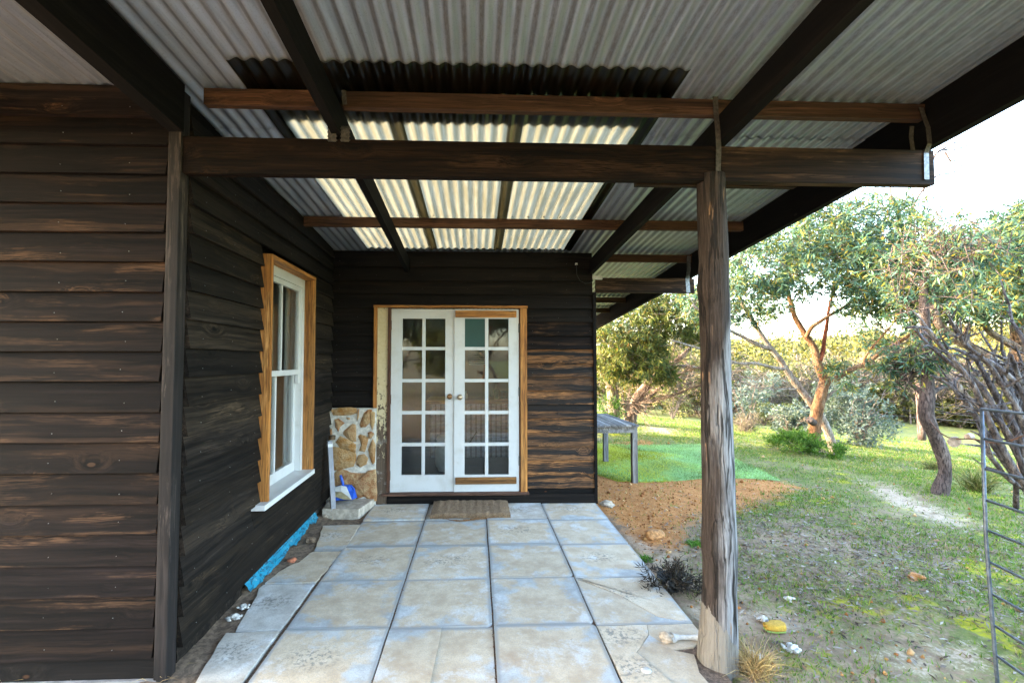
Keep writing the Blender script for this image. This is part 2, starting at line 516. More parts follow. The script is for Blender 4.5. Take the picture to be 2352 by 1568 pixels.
def post_mat():
    m = NT('rough bush post')
    c = m.coord(rand=False)
    xyz = m.sep(c)
    w = m.vmath('ADD', c, m.vmath('SCALE', (0.05, 0.05, 0.0), scale=m.noise(m.map(c, (3, 3, 2.2)), 1.0, 3)))
    g = m.noise(m.map(w, (130, 130, 4.5)), 1.0, 6, 0.72)
    g2 = m.noise(m.map(w, (26, 26, 1.1)), 1.0, 4, 0.6)
    patch = m.noise(m.map(c, (7, 7, 1.5)), 1.0, 5, 0.6)
    dark = m.ramp(g, [(0.3, (0.012, 0.009, 0.008)), (0.55, (0.05, 0.037, 0.031)), (0.8, (0.12, 0.092, 0.078))])
    grey = m.ramp(g, [(0.30, (0.06, 0.055, 0.055)), (0.46, (0.22, 0.215, 0.22)), (0.72, (0.38, 0.375, 0.385))])
    # grey sun-bleached on the weather side, dark brown where sheltered
    side = m.math('ADD', m.math('MULTIPLY', xyz[0], 7.0), m.math('MULTIPLY', m.math('SUBTRACT', patch, 0.5), 1.6))
    hi = m.step(xyz[2], 1.25, 2.15)
    bl = m.step(m.math('SUBTRACT', side, m.math('MULTIPLY', hi, 1.1)), -0.55, 0.0)
    col = m.mix(bl, dark, grey)
    tanm = m.math('MULTIPLY', m.step(m.noise(m.map(w, (30, 30, 4)), 1.0, 4, 0.6), 0.60, 0.66), m.step(patch, 0.52, 0.60))
    col = m.mix(tanm, col, (0.27, 0.165, 0.10))
    char = m.math('MULTIPLY', m.step(g2, 0.50, 0.60), m.step(m.noise(m.map(c, (10, 10, 1.0)), 1.3, 3), 0.50, 0.58))
    col = m.mix(char, col, (0.02, 0.017, 0.016))
    crack = m.step(m.math('ABSOLUTE', m.math('SUBTRACT', m.noise(m.map(w, (16, 16, 0.8)), 1.0, 4, 0.55), 0.5)), 0.028, 0.008)
    col = m.mix(m.math('MULTIPLY', crack, 0.85), col, (0.012, 0.010, 0.009))
    lowline = m.math('ADD', xyz[2], m.math('ADD', m.math('MULTIPLY', m.noise(m.map(c, (30, 30, 12)), 1.0, 5, 0.7), 0.16), m.math('MULTIPLY', xyz[0], 1.4)))
    cem = m.step(lowline, 0.232, 0.226)
    ccol = m.mix(g, (0.11, 0.098, 0.083), (0.30, 0.272, 0.236))
    col = m.mix(cem, col, ccol)
    h = m.math('SUBTRACT', m.math('ADD', m.math('MULTIPLY', g, 0.7), m.math('MULTIPLY', g2, 0.9)), m.math('MULTIPLY', crack, 0.8))
    return m.done(m.pbr(col, 0.85, normal=m.bump(h, 1.0, 0.016), spec=0.2))


MAT['post'] = post_mat()


def plain(name, col, rough=0.5, metal=0.0, var=0.2, sc=20.0, bump=0.1):
    m = NT(name)
    c = m.coord()
    n = m.noise(c, sc, 5, 0.65)
    k = m.mix(m.step(n, 0.35, 0.7), tuple(x * (1 - var) for x in col), tuple(min(1, x * (1 + var)) for x in col))
    return m.done(m.pbr(k, rough, metal, normal=m.bump(n, bump, 0.004)))


MAT['stake'] = plain('grey painted stake', (0.22, 0.22, 0.245), 0.55, 0.2, 0.12, 14)
MAT['galv'] = plain('galvanised strap', (0.17, 0.175, 0.18), 0.45, 0.6, 0.35, 50)
MAT['galv_dull'] = plain('dull galvanised strap', (0.075, 0.065, 0.055), 0.6, 0.4, 0.4, 60)
MAT['steel_bar'] = plain('grey steel bar', (0.075, 0.10, 0.14), 0.5, 0.5, 0.35, 40)
MAT['rust'] = plain('rusty wire', (0.10, 0.055, 0.04), 0.8, 0.2, 0.4, 60)
MAT['lid'] = plain('weathered tin lid', (0.34, 0.29, 0.27), 0.55, 0.4, 0.4, 40)
MAT['bronze'] = plain('bronze cap', (0.09, 0.055, 0.028), 0.45, 0.4, 0.25, 40)
MAT['knob_brown'] = plain('brown brass knob', (0.22, 0.11, 0.045), 0.35, 0.6, 0.3, 40)
MAT['knob_steel'] = plain('worn steel knob', (0.42, 0.34, 0.24), 0.3, 0.8, 0.3, 40)
MAT['blue_plastic'] = plain('blue plastic', (0.012, 0.075, 0.42), 0.4, 0.0, 0.15, 12, 0.03)
MAT['pale_plastic'] = plain('pale grey plastic', (0.55, 0.56, 0.55), 0.5, 0.0, 0.15, 12, 0.03)
MAT['tan_plastic'] = plain('dusty tan plastic', (0.28, 0.23, 0.13), 0.7, 0.0, 0.25, 20)
MAT['teal'] = plain('teal board', (0.0, 0.042, 0.034), 0.5, 0.0, 0.08, 6, 0.02)
MAT['bone'] = plain('bleached bone', (0.50, 0.48, 0.45), 0.7, 0.0, 0.15, 50)
MAT['rock'] = plain('pale limestone rock', (0.40, 0.32, 0.24), 0.9, 0.0, 0.3, 40, 0.6)
MAT['rock_orange'] = plain('orange ironstone', (0.36, 0.17, 0.06), 0.9, 0.0, 0.4, 40, 0.6)
MAT['brick'] = plain('red brick chip', (0.36, 0.12, 0.06), 0.9, 0.0, 0.3, 40, 0.4)
MAT['sponge'] = plain('yellow sponge', (0.45, 0.27, 0.035), 0.95, 0.0, 0.2, 90, 0.8)
MAT['coir'] = plain('coir mat', (0.21, 0.135, 0.078), 0.95, 0.0, 0.45, 110, 1.0)
MAT['coir_edge'] = plain('coir fringe', (0.20, 0.10, 0.04), 0.95, 0.0, 0.4, 120, 1.0)
MAT['step'] = plain('old concrete step', (0.42, 0.36, 0.29), 0.9, 0.0, 0.25, 18, 0.4)
MAT['mortar'] = plain('white lime mortar', (0.56, 0.52, 0.46), 0.95, 0.0, 0.25, 22, 1.0)
MAT['slab'] = plain('concrete footing', (0.28, 0.26, 0.25), 0.9, 0.0, 0.3, 12, 0.5)
MAT['gas'] = plain('gas bottle paint', (0.42, 0.43, 0.42), 0.4, 0.1, 0.1, 10)
MAT['lamp'] = plain('white lamp plastic', (0.62, 0.62, 0.58), 0.35, 0.0, 0.1, 30)
MAT['black_plastic'] = plain('black plastic', (0.012, 0.012, 0.012), 0.5, 0.0, 0.1, 30)
MAT['cobweb'] = plain('lime residue', (0.35, 0.35, 0.33), 0.9, 0.0, 0.2, 30)


def stone_mat():
    m = NT('ochre field stone')
    c = m.coord()
    r = m.rand()
    n1 = m.noise(c, 14.0, 6, 0.7)
    n2 = m.noise(c, 60.0, 4, 0.7)
    a = m.ramp(r, [(0.0, (0.34, 0.15, 0.035)), (0.35, (0.40, 0.20, 0.065)), (0.65, (0.28, 0.105, 0.05)), (1.0, (0.45, 0.29, 0.13))])
    col = m.mix(m.step(n1, 0.35, 0.68), a, (0.50, 0.34, 0.18))
    col = m.mix(m.step(n2, 0.55, 0.7, 0, 0.6), col, (0.17, 0.09, 0.05))
    return m.done(m.pbr(col, 0.9, normal=m.bump(m.math('ADD', n1, n2), 0.9, 0.02), spec=0.2))


MAT['stone'] = stone_mat()


def turf_mat():
    m = NT('artificial turf')
    o = m.n('ShaderNodeTexCoord').outputs['Object']
    n = m.noise(o, 1.1, 4, 0.6)
    f = m.noise(m.map(o, (90, 160, 1)), 1.0, 3, 0.7)
    x = m.sep(o)[0]
    f2 = m.math('ADD', n, m.math('MULTIPLY', x, -0.22))
    col = m.mix(m.step(f2, 0.44, 0.70), (0.28, 0.45, 0.17), (0.40, 0.40, 0.03))
    col = m.mix(m.math('MULTIPLY', f, 0.35), col, (0.07, 0.15, 0.04))
    return m.done(m.pbr(col, 0.9, normal=m.bump(f, 0.8, 0.02), spec=0.15))


MAT['turf'] = turf_mat()


def membrane_mat():
    m = NT('blue plastic membrane')
    c = m.coord()
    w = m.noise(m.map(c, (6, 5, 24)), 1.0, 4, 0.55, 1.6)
    s = m.step(m.math('ABSOLUTE', m.math('SUBTRACT', w, 0.5)), 0.0, 0.05)  # crease lines: shade in the folds painted dark into the colour
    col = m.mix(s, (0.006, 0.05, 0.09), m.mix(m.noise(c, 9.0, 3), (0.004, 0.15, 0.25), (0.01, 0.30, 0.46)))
    col = m.mix(m.step(m.noise(c, 22.0, 5, 0.7), 0.60, 0.66), col, (0.30, 0.42, 0.45))
    return m.done(m.pbr(col, 0.35, normal=m.bump(w, 0.7, 0.02)))


MAT['membrane'] = membrane_mat()


def glass_mat():
    m = NT('dusty window glass')
    c = m.coord()
    tr = m.n('ShaderNodeBsdfTransparent')
    tr.inputs[0].default_value = (0.86, 0.88, 0.87, 1)
    gl = m.n('ShaderNodeBsdfGlossy')
    gl.inputs['Roughness'].default_value = 0.02
    m.put(gl.inputs['Normal'], m.bump(m.noise(c, 3.0, 2), 0.04, 0.01))
    mx = m.n('ShaderNodeMixShader')
    m.put(mx.inputs[0], m.math('MULTIPLY', m.fresnel(1.52), 1.0, True))
    m.t.links.new(tr.outputs[0], mx.inputs[1])
    m.t.links.new(gl.outputs[0], mx.inputs[2])
    df = m.n('ShaderNodeBsdfDiffuse')
    df.inputs[0].default_value = (0.5, 0.48, 0.44, 1)
    dm = m.n('ShaderNodeMixShader')
    dust = m.math('MULTIPLY', m.step(m.noise(c, 7.0, 6, 0.7), 0.35, 0.8), 0.035)
    m.put(dm.inputs[0], dust)
    m.t.links.new(mx.outputs[0], dm.inputs[1])
    m.t.links.new(df.outputs[0], dm.inputs[2])
    return m.done(dm.outputs[0])


MAT['glass'] = glass_mat()

# ------------------------------------------------------------------ object helpers
WL = {}          # world location of every object made here (parents are never rotated while building)


def link(o, parent, wloc):
    COL.objects.link(o)
    wloc = Vector(wloc)
    WL[o.name] = wloc
    if parent is not None:
        o.parent = parent
        o.location = wloc - WL[parent.name]
    else:
        o.location = wloc
    return o


def tag(o, label=None, cat=None, group=None, kind=None):
    if label:
        o['label'] = label
    if cat:
        o['category'] = cat
    if group:
        o['group'] = group
    if kind:
        o['kind'] = kind
    return o


def empty(name, loc, label, cat, group=None):
    o = bpy.data.objects.new(name, None)
    o.empty_display_size = 0.2
    link(o, None, loc)
    return tag(o, label, cat, group)


class MB:
    """collects shapes given in world coordinates; build() makes them one mesh object"""

    def __init__(self):
        self.v, self.f = [], []

    def add(self, vs, fs):
        b = len(self.v)
        self.v += [Vector(p) for p in vs]
        self.f += [tuple(b + i for i in f) for f in fs]
        return self

    def box(self, x0, x1, y0, y1, z0, z1):
        vs = [(x, y, z) for z in (z0, z1) for y in (y0, y1) for x in (x0, x1)]
        return self.add(vs, [(0, 2, 3, 1), (4, 5, 7, 6), (0, 1, 5, 4), (2, 6, 7, 3), (0, 4, 6, 2), (1, 3, 7, 5)])

    def hexa(self, eight):
        return self.add(eight, [(0, 2, 3, 1), (4, 5, 7, 6), (0, 1, 5, 4), (2, 6, 7, 3), (0, 4, 6, 2), (1, 3, 7, 5)])

    def prism(self, poly, z0, z1):
        n = len(poly)
        vs = [(x, y, z0) for x, y in poly] + [(x, y, z1) for x, y in poly]
        fs = [tuple(range(n - 1, -1, -1)), tuple(range(n, 2 * n))]
        fs += [(i, (i + 1) % n, n + (i + 1) % n, n + i) for i in range(n)]
        return self.add(vs, fs)

    def tube(self, pts, rad, n=8, cap=True, jit=0.0):
        pts = [Vector(p) for p in pts]
        if not isinstance(rad, (list, tuple)):
            rad = [rad] * len(pts)
        b = len(self.v)
        up = None
        for i, p in enumerate(pts):
            d = (pts[min(i + 1, len(pts) - 1)] - pts[max(i - 1, 0)])
            if d.length < 1e-9:
                d = Vector((0, 0, 1))
            d.normalize()
            if up is None:
                up = d.orthogonal().normalized()
            up = (up - d * up.dot(d))
            if up.length < 1e-6:
                up = d.orthogonal()
            up.normalize()
            s = d.cross(up)
            for k in range(n):
                a = 2 * math.pi * k / n
                r = rad[i] * (1 + (jit * (rng.random() - 0.5) if jit else 0))
                self.v.append(p + (up * math.cos(a) + s * math.sin(a)) * r)
        for i in range(len(pts) - 1):
            for k in range(n):
                a, c = b + i * n + k, b + i * n + (k + 1) % n
                self.f.append((a, c, c + n, a + n))
        if cap:
            self.f.append(tuple(b + k for k in range(n - 1, -1, -1)))
            self.f.append(tuple(b + (len(pts) - 1) * n + k for k in range(n)))
        return self

    def lathe(self, center, prof, n=16):
        """prof: list of (r, z) along +z from center"""
        c = Vector(center)
        return self.tube([c + Vector((0, 0, z)) for r, z in prof], [max(r, 1e-4) for r, z in prof], n)

    def blob(self, c, rad, seed=0.0, amp=0.25, lv=2, freq=1.6):
        bm = bmesh.new()
        bmesh.ops.create_icosphere(bm, subdivisions=lv, radius=1.0)
        c = Vector(c)
        vs = []
        for v in bm.verts:
            k = 1 + amp * mnoise.noise(v.co * freq + Vector((seed * 3.1, seed * 1.7, seed)))
            vs.append(c + Vector((v.co.x * rad[0] * k, v.co.y * rad[1] * k, v.co.z * rad[2] * k)))
        fs = [tuple(l.index for l in f.verts) for f in bm.faces]
        bm.free()
        return self.add(vs, fs)

    def build(self, name, mat, parent=None, smooth=False, bevel=0.0, origin=None):
        if origin is None:
            lo = Vector((min(p.x for p in self.v), min(p.y for p in self.v), min(p.z for p in self.v)))
            hi = Vector((max(p.x for p in self.v), max(p.y for p in self.v), max(p.z for p in self.v)))
            origin = (lo + hi) / 2
        origin = Vector(origin)
        me = bpy.data.meshes.new(name)
        me.from_pydata([tuple(p - origin) for p in self.v], [], self.f)
        if bevel:
            bm = bmesh.new()
            bm.from_mesh(me)
            bmesh.ops.recalc_face_normals(bm, faces=bm.faces)
            bmesh.ops.bevel(bm, geom=bm.edges[:], offset=bevel, segments=2, affect='EDGES', profile=0.6)
            bm.to_mesh(me)
            bm.free()
        if smooth:
            me.shade_smooth()
        me.materials.append(MAT[mat])
        me.update()
        return link(bpy.data.objects.new(name, me), parent, origin)


def mesh_np(name, verts, faces, mat, parent=None, origin=(0, 0, 0), cols=None, k=4, smooth=False):
    """fast mesh from arrays: faces is (M, k)"""
    origin = np.array(origin, dtype=float)
    v = (np.asarray(verts, dtype=float) - origin).astype(np.float32)
    f = np.asarray(faces, dtype=np.int32)
    me = bpy.data.meshes.new(name)
    me.vertices.add(len(v))
    me.vertices.foreach_set('co', v.ravel())
    me.loops.add(f.size)
    me.loops.foreach_set('vertex_index', f.ravel())
    me.polygons.add(len(f))
    me.polygons.foreach_set('loop_start', np.arange(0, f.size, k, dtype=np.int32))
    me.update(calc_edges=True)
    if cols is not None:
        ca = me.color_attributes.new('Col', 'FLOAT_COLOR', 'POINT')
        c4 = np.ones((len(v), 4), dtype=np.float32)
        c4[:, :3] = cols
        ca.data.foreach_set('color', c4.ravel())
    if smooth:
        me.shade_smooth()
    me.materials.append(MAT[mat])
    return link(bpy.data.objects.new(name, me), parent, tuple(origin))


def copy_tree(o, loc, rz=0.0, sc=1.0):
    c = o.copy()
    COL.objects.link(c)
    WL[c.name] = Vector(loc)
    c.location = loc
    c.rotation_euler = (0, 0, rz)
    c.scale = (sc, sc, sc)
    for ch in o.children:
        d = ch.copy()
        COL.objects.link(d)
        d.parent = c
    return c


# ------------------------------------------------------------------ terrain
def smooth(a, lo, hi):
    t = np.clip((a - lo) / (hi - lo), 0, 1)
    return t * t * (3 - 2 * t)


def terrain(x, y):
    x = np.asarray(x, dtype=float)
    y = np.asarray(y, dtype=float)
    s = 0.9 * x + 0.43 * y
    t = np.clip(s - 6.5, 0, None)
    drop = np.where(t < 4, 0.13 * t * t / 8, 0.13 * (t - 2))
    drop = 3.0 * (1 - np.exp(-drop / 3.0)) * 1.05
    z = -0.035 - drop
    z = z + 11.5 * smooth(s, 45, 190) + 10 * smooth(s, 190, 500)
    z = z + 0.25 * smooth(s, 14, 30) * (np.sin(x * 0.31 + 1) * np.cos(y * 0.27))
    z = z + 1.1 * smooth(s, 50, 110) * (np.sin(x * 0.075 + 0.4) * np.cos(y * 0.06 + 1.1))
    nr = 1 - smooth(np.hypot(x, y), 10, 16)
    z = z + nr * 0.014 * (np.sin(x * 3.1 + y * 1.7) + np.sin(y * 4.3 - x * 2.2 + 1.3)) * smooth(x, 1.6, 2.4)
    z = z - 0.10 * ((x < 1.25) & (x > -1.32) & (y > 0.5) & (y < 5.1))
    return z


def tz(x, y):
    return float(terrain(x, y))


def poly_mask(x, y, pts, soft):
    """signed smooth mask of a polygon"""
    d = np.full(x.shape, 1e9)
    inside = np.zeros(x.shape, dtype=bool)
    n = len(pts)
    for i in range(n):
        (x0, y0), (x1, y1) = pts[i], pts[(i + 1) % n]
        dx, dy = x1 - x0, y1 - y0
        t = np.clip(((x - x0) * dx + (y - y0) * dy) / (dx * dx + dy * dy), 0, 1)
        d = np.minimum(d, np.hypot(x - x0 - t * dx, y - y0 - t * dy))
        cond = ((y0 > y) != (y1 > y))
        with np.errstate(divide='ignore', invalid='ignore'):
            xi = (x1 - x0) * (y - y0) / (y1 - y0 + 1e-12) + x0
        inside ^= cond & (x < xi)
    return smooth(np.where(inside, d, -d), -soft, soft)


def px_poly(pts):
    return [tuple(on_z(u, v, -0.035)[:2]) for u, v in pts]


GRAVEL = px_poly([(1330, 1085), (1560, 1098), (1790, 1102), (1850, 1118), (1760, 1150), (1690, 1172), (1600, 1190), (1560, 1250), (1490, 1270), (1425, 1215), (1340, 1150)])
GRAVEL2 = px_poly([(1330, 1020), (1480, 1012), (1560, 1030), (1400, 1060), (1330, 1050)])
SAND = [px_poly(p) for p in (
    [(1965, 1095), (2040, 1112), (2150, 1150), (2270, 1205), (2200, 1215), (2090, 1180), (1990, 1135)],
    [(1465, 968), (1560, 975), (1545, 990), (1470, 986)],
    [(1385, 1190), (1440, 1225), (1560, 1270), (1600, 1340), (1560, 1340), (1480, 1275), (1410, 1225)],
    [(1560, 1385), (1640, 1385), (1800, 1400), (1900, 1450), (1850, 1480), (1760, 1450), (1650, 1440), (1580, 1420)],
    [(1900, 1480), (2100, 1440), (2250, 1490), (2352, 1568), (2150, 1580), (2000, 1540)])]


def masks(x, y):
    g = np.maximum(poly_mask(x, y, GRAVEL, 0.35), 0.9 * poly_mask(x, y, GRAVEL2, 0.5))
    s = np.zeros_like(x)
    for i, p in enumerate(SAND):
        s = np.maximum(s, (0.78, 0.75, 0.72, 0.68, 0.60)[i] * poly_mask(x, y, p, (0.45, 0.5, 0.2, 0.22, 0.3)[i]))
    d = np.hypot(x, y)
    gr = 0.63 + 0.12 * smooth(d, 6, 10) - 0.25 * smooth(x, 3.0, 1.2)
    lit = np.exp(-(((x - 2.9) / 1.2) ** 2 + ((y - 3.9) / 0.9) ** 2))
    gr = gr - 0.20 * lit
    left = (x < 1.1) & (y > 0)
    g = np.where(left, 0.0, g)
    s = np.where(left, 0.35, s)
    gr = np.where(left, 0.0, gr)
    return g, np.clip(gr, 0, 1), s


def axis_pts(lo, hi, near_lo, near_hi, st):
    a = [near_lo + i * st for i in range(int((near_hi - near_lo) / st) + 1)]
    s, p = st, near_hi
    while p < hi:
        s *= 1.12
        p += s
        a.append(p)
    s, p = st, near_lo
    while p > lo:
        s *= 1.2
        p -= s
        a.insert(0, p)
    return np.array(a)


gx = axis_pts(-500, 900, -2.0, 9.0, 0.07)
gy = axis_pts(-500, 900, 0.0, 11.0, 0.07)
GX, GY = np.meshgrid(gx, gy)
GZ = terrain(GX, GY)
nx_, ny_ = len(gx), len(gy)
idx = np.arange(nx_ * ny_).reshape(ny_, nx_)
gf = np.stack([idx[:-1, :-1], idx[:-1, 1:], idx[1:, 1:], idx[1:, :-1]], -1).reshape(-1, 4)
ground = mesh_np('ground', np.stack([GX, GY, GZ], -1).reshape(-1, 3), gf, 'ground', smooth=True)
tag(ground, kind='structure')
mg, mgr, ms = masks(GX.ravel(), GY.ravel())
ca = ground.data.color_attributes.new('mask', 'FLOAT_COLOR', 'POINT')
ca.data.foreach_set('color', np.stack([mg, mgr, ms, np.ones_like(mg)], -1).astype(np.float32).ravel())

# ------------------------------------------------------------------ house
YW = 5.12
house = empty('weatherboard_house', (-1.6, 5.2, 0.0),
              'dark stained weatherboard house with iron verandah roof, bush post and white french doors', 'house')


def zroof(y):
    return 2.755 + 0.073 * (YW - y)


def lwx(y):
    return -1.520 - 0.0283 * (y - 2.45)


wall_front = MB().box(-6.0, -1.60, 2.425, 2.52, -0.1, 2.945).build('wall', 'board_black', house)
# wall with the sash window (slightly out of square)
WY0, WY1, WZ0, WZ1 = 3.355, 4.285, 0.565, 2.275


def lwbox(mb, y0, y1, z0, z1, d0, d1):
    """box on the window wall: d = distance outward from the wall line"""
    vs = []
    for z in (z0, z1):
        for y in (y0, y1):
            for d in (d0, d1):
                vs.append((lwx(y) + d, y + 0.0283 * d, z))
    return mb.hexa(vs)


mb = MB()
for (a, b, c, d) in ((2.44, WY0 - 0.03, -0.1, 2.94), (WY1 + 0.03, 5.13, -0.1, 2.74), (WY0 - 0.03, WY1 + 0.03, -0.1, WZ0 - 0.04), (WY0 - 0.03, WY1 + 0.03, WZ1 + 0.03, 2.80)):
    lwbox(mb, a, b, c, d, -0.13, -0.036)
wall_window = mb.build('wall', 'board_black', house)
mb = MB()
mb.box(-1.60, -1.02, 5.135, 5.22, -0.1, 2.15).box(0.52, 1.285, 5.135, 5.22, -0.1, 2.15).box(-1.60, 1.285, 5.135, 5.22, 2.152, 2.74)
wall_door = mb.build('wall', 'board_black', house)
wall_side = MB().box(1.19, 1.275, 5.225, 10.2, -0.4, 2.36).build('wall', 'board_black', house)
mb = MB().box(-6.0, -5.9, 2.53, 10.2, -0.4, 2.9).box(-5.895, 1.185, 10.1, 10.2, -0.4, 2.36)
wall_back = mb.build('wall', 'board_grey', house)

BW = 0.1515


def board_mesh(L, seed, sag=0.002, h=0.174):
    n = max(2, int(L / 0.22))
    vs, fs = [], []
    for i in range(n + 1):
        x = L * i / n
        e = sag * (mnoise.noise(Vector((x * 1.3, seed * 7.7, 0))) + 0.6 * mnoise.noise(Vector((x * 4.0, seed * 3.3, 5))))
        o = 0.003 * mnoise.noise(Vector((x * 0.9, seed * 5.1, 9)))
        vs += [(x, -0.044 + o, e), (x, -0.044 + 0.031 * h / 0.174, h), (x, 0.0, h), (x, -0.016 + o, e)]
    for i in range(n):
        b = 4 * i
        for k in range(4):
            fs.append((b + k, b + (k + 1) % 4, b + 4 + (k + 1) % 4, b + 4 + k))
    fs.append((0, 3, 2, 1))
    b = 4 * n
    fs.append((b, b + 1, b + 2, b + 3))
    me = bpy.data.meshes.new('weatherboard')
    me.from_pydata(vs, [], [tuple(reversed(f)) for f in fs])
    return me


NAILS = {}


def board(parent, org, ang, L, mat, seed, nails=(), tilt=0.0, h=0.174):
    me = board_mesh(L, seed, 0.002, h)
    me.materials.append(MAT[mat])
    o = bpy.data.objects.new('weatherboard', me)
    o.rotation_euler = (rng.uniform(-0.012, 0.012), tilt + rng.uniform(-0.0011, 0.0011), ang)
    link(o, parent, org)
    ca, sa = math.cos(ang), math.sin(ang)
    lst = NAILS.setdefault(parent.name, (parent, []))[1]
    for x in nails:
        if 0 < x < L:
            z = 0.05 + rng.uniform(-0.008, 0.012)
            y = -0.044 + 0.031 * z / 0.174
            lst.append((Vector((org[0] + ca * x - sa * y, org[1] + sa * x + ca * y, org[2] + z)), Vector((sa, -ca, 0))))
    return o


# wall facing the camera: eighteen lapped boards, ends cut short of the corner post
for k in range(19):
    z = 0.10 + 0.1492 * k
    e = -1.574 + rng.uniform(-0.006, 0.006)
    L = 3.4
    board(wall_front, (e - L, 2.416, z), 0, L, 'board', k + 1,
          [L - 0.04 - j * 0.45 + rng.uniform(-.01, .01) for j in (0.32, 1.05, 2.1)])
board(wall_front, (-4.962, 2.422, -0.055), 0, 3.4, 'board_black', 77, [3.0, 2.2])
MB().box(-6.0, -1.55, 2.37, 2.44, -0.12, 0.0).build('footing', 'slab', wall_front)
# corner post
MB().box(-1.564, -1.503, 2.372, 2.446, -0.05, 2.93).build('corner_post', 'corner', house, bevel=0.004)

# window wall
aw = math.atan2(1, -0.0283)
for k in range(19):
    z = 0.105 + 0.1505 * k
    if z > 2.78:
        continue
    y0, y1 = 2.452, 5.085
    near_cut, far_cut = WY0 - 0.032, WY1 + 0.032
    top = z + 0.16
    if top < 0.52 or z > 2.29:
        segs = [(y0, y1)]
    elif z < 0.52:
        segs = [(y0, y1)]
    else:
        segs = [(y0, near_cut + rng.uniform(-.008, .004)), (far_cut, y1)]
    for (a, b) in segs:
        L = (b - a) * 1.0009
        if z < 0.52 < top and a < 3 and b > 4.5:
            # board under the sill: split so that it stops at the sill
            for (a2, b2) in ((y0, 3.235), (4.315, y1)):
                board(wall_window, (lwx(a2), a2, z), aw, b2 - a2, 'board_grey', k * 3 + 5 + a2, [0.1, 0.5, 0.7])
            board(wall_window, (lwx(3.236), 3.236, z), aw, 1.078, 'board_grey', k * 3 + 9, [0.4, 0.9], 0.0, WZ0 - 0.05 - z)
            continue
        tilt = 0.0
        board(wall_window, (lwx(a), a, z), aw, L, 'board_grey', k * 3 + a, [0.13, 0.45, 0.78, 1.4, 2.1], tilt)
MB().add([(lwx(2.5) + d, 2.5, z) for z in (-0.1, 0.11) for d in (-0.03, -0.012)] + [(lwx(3.2) + d, 3.2, z) for z in (-0.1, 0.11) for d in (-0.03, -0.012)],
         [(0, 1, 3, 2), (4, 6, 7, 5), (0, 4, 5, 1), (2, 3, 7, 6), (1, 5, 7, 3), (0, 2, 6, 4)]).build('plinth_board', 'board_grey', wall_window)
# crumpled blue membrane along the foot of the wall
n, mv, mf = 60, [], []
for i in range(n + 1):
    y = 3.19 + (4.62 - 3.19) * i / n
    for j in range(7):
        t = j / 6
        low = 0.005 + 0.05 * mnoise.noise(Vector((y * 4.5, 2, 0))) + 0.02 * mnoise.noise(Vector((y * 17, 5, 0))) + 0.055 * max(0, (y - 4.0))
        z = 0.118 - (0.118 - low) * t
        d = -0.008 + 0.026 * t + 0.020 * mnoise.noise(Vector((y * 15, t * 5, 1))) + 0.03 * t * t
        mv.append((lwx(y) + d, y, z))
for i in range(n):
    for j in range(6):
        a = i * 7 + j
        mf.append((a, a + 1, a + 8, a + 7))
o = MB().add(mv, mf).build('membrane', 'membrane', wall_window, smooth=True)
o['label'] = 'torn crumpled bright blue plastic membrane under the lowest board'
MB().add([(lwx(y) + d, y, z) for y in (4.0, 5.1) for z in (-0.1, 0.13) for d in (-0.034, -0.030)],
         [(0, 1, 3, 2), (4, 6, 7, 5), (0, 4, 5, 1), (2, 3, 7, 6), (1, 5, 7, 3), (0, 2, 6, 4)]).build('footing', 'slab', wall_window)

# door wall
for k in range(18):
    z = 0.15 + BW * k
    if z > 2.70:
        continue
    if z > 2.10:
        board(wall_door, (-1.60, 5.135, z), 0, 2.89 if z < 2.30 or z > 2.46 else 2.89, 'board_black', k + 40, [0.1, 0.5, 1.0, 1.5, 2.0, 2.6])
    else:
        if z > 0.98:
            board(wall_door, (-1.60, 5.135, z), 0, 0.485, 'board_black', k + 60, [0.08, 0.3])
        m = 'board_worn' if z < 1.6 else ('board' if z < 1.95 else 'board_black')
        board(wall_door, (0.556, 5.135, z), 0, 0.742, m, k + 80, [0.06, 0.35, 0.7])
board(wall_door, (0.556, 5.145, 0.02), 0, 0.742, 'board_black', 99, [0.3])
MB().box(1.293, 1.325, 5.085, 5.20, -0.02, 2.30).build('corner_post', 'board_black', house)
# side wall beyond the corner
for k in range(15):
    board(wall_side, (1.275, 5.215, 0.15 + BW * k), math.pi / 2, 4.95, 'board', k + 120)

# nails
for pn, (par, lst) in NAILS.items():
    if not lst:
        continue
    mb = MB()
    for p, nn in lst:
        mb.tube([p - nn * 0.002, p + nn * 0.002], [0.0024, 0.0020], 6)
    tag(mb.build('nail_heads', 'galv', par), kind='stuff')

# ---- sash window with its timber box
win = MB()
OUT = 0.092
lwbox(win, WY0 - 0.028, WY0, WZ0 - 0.005, WZ1 + 0.028, -0.10, OUT)
win_box = win.build('window', 'orange', house)
win_box['label'] = 'white sash window in an orange timber box'
lwbox(MB(), WY1, WY1 + 0.028, WZ0 - 0.005, WZ1 + 0.028, -0.10, OUT).build('jamb', 'orange', win_box)
lwbox(MB(), WY0, WY1, WZ1, WZ1 + 0.028, -0.10, OUT).build('head', 'orange_y', win_box)
s0, s1 = 3.245, 4.305
sill = lwbox(MB(), s0, s1, WZ0 - 0.040, WZ0 - 0.002, -0.09, 0.108).build('sill', 'white', win_box, bevel=0.004)
fr = MB()
lwbox(fr, WY0, WY0 + 0.045, WZ0, WZ1, -0.10, 0.0)
lwbox(fr, WY1 - 0.045, WY1, WZ0, WZ1, -0.10, 0.0)
lwbox(fr, WY0 + 0.045, WY1 - 0.045, WZ1 - 0.075, WZ1, -0.10, -0.002)
fr.build('frame', 'white', win_box)
midz = 1.44
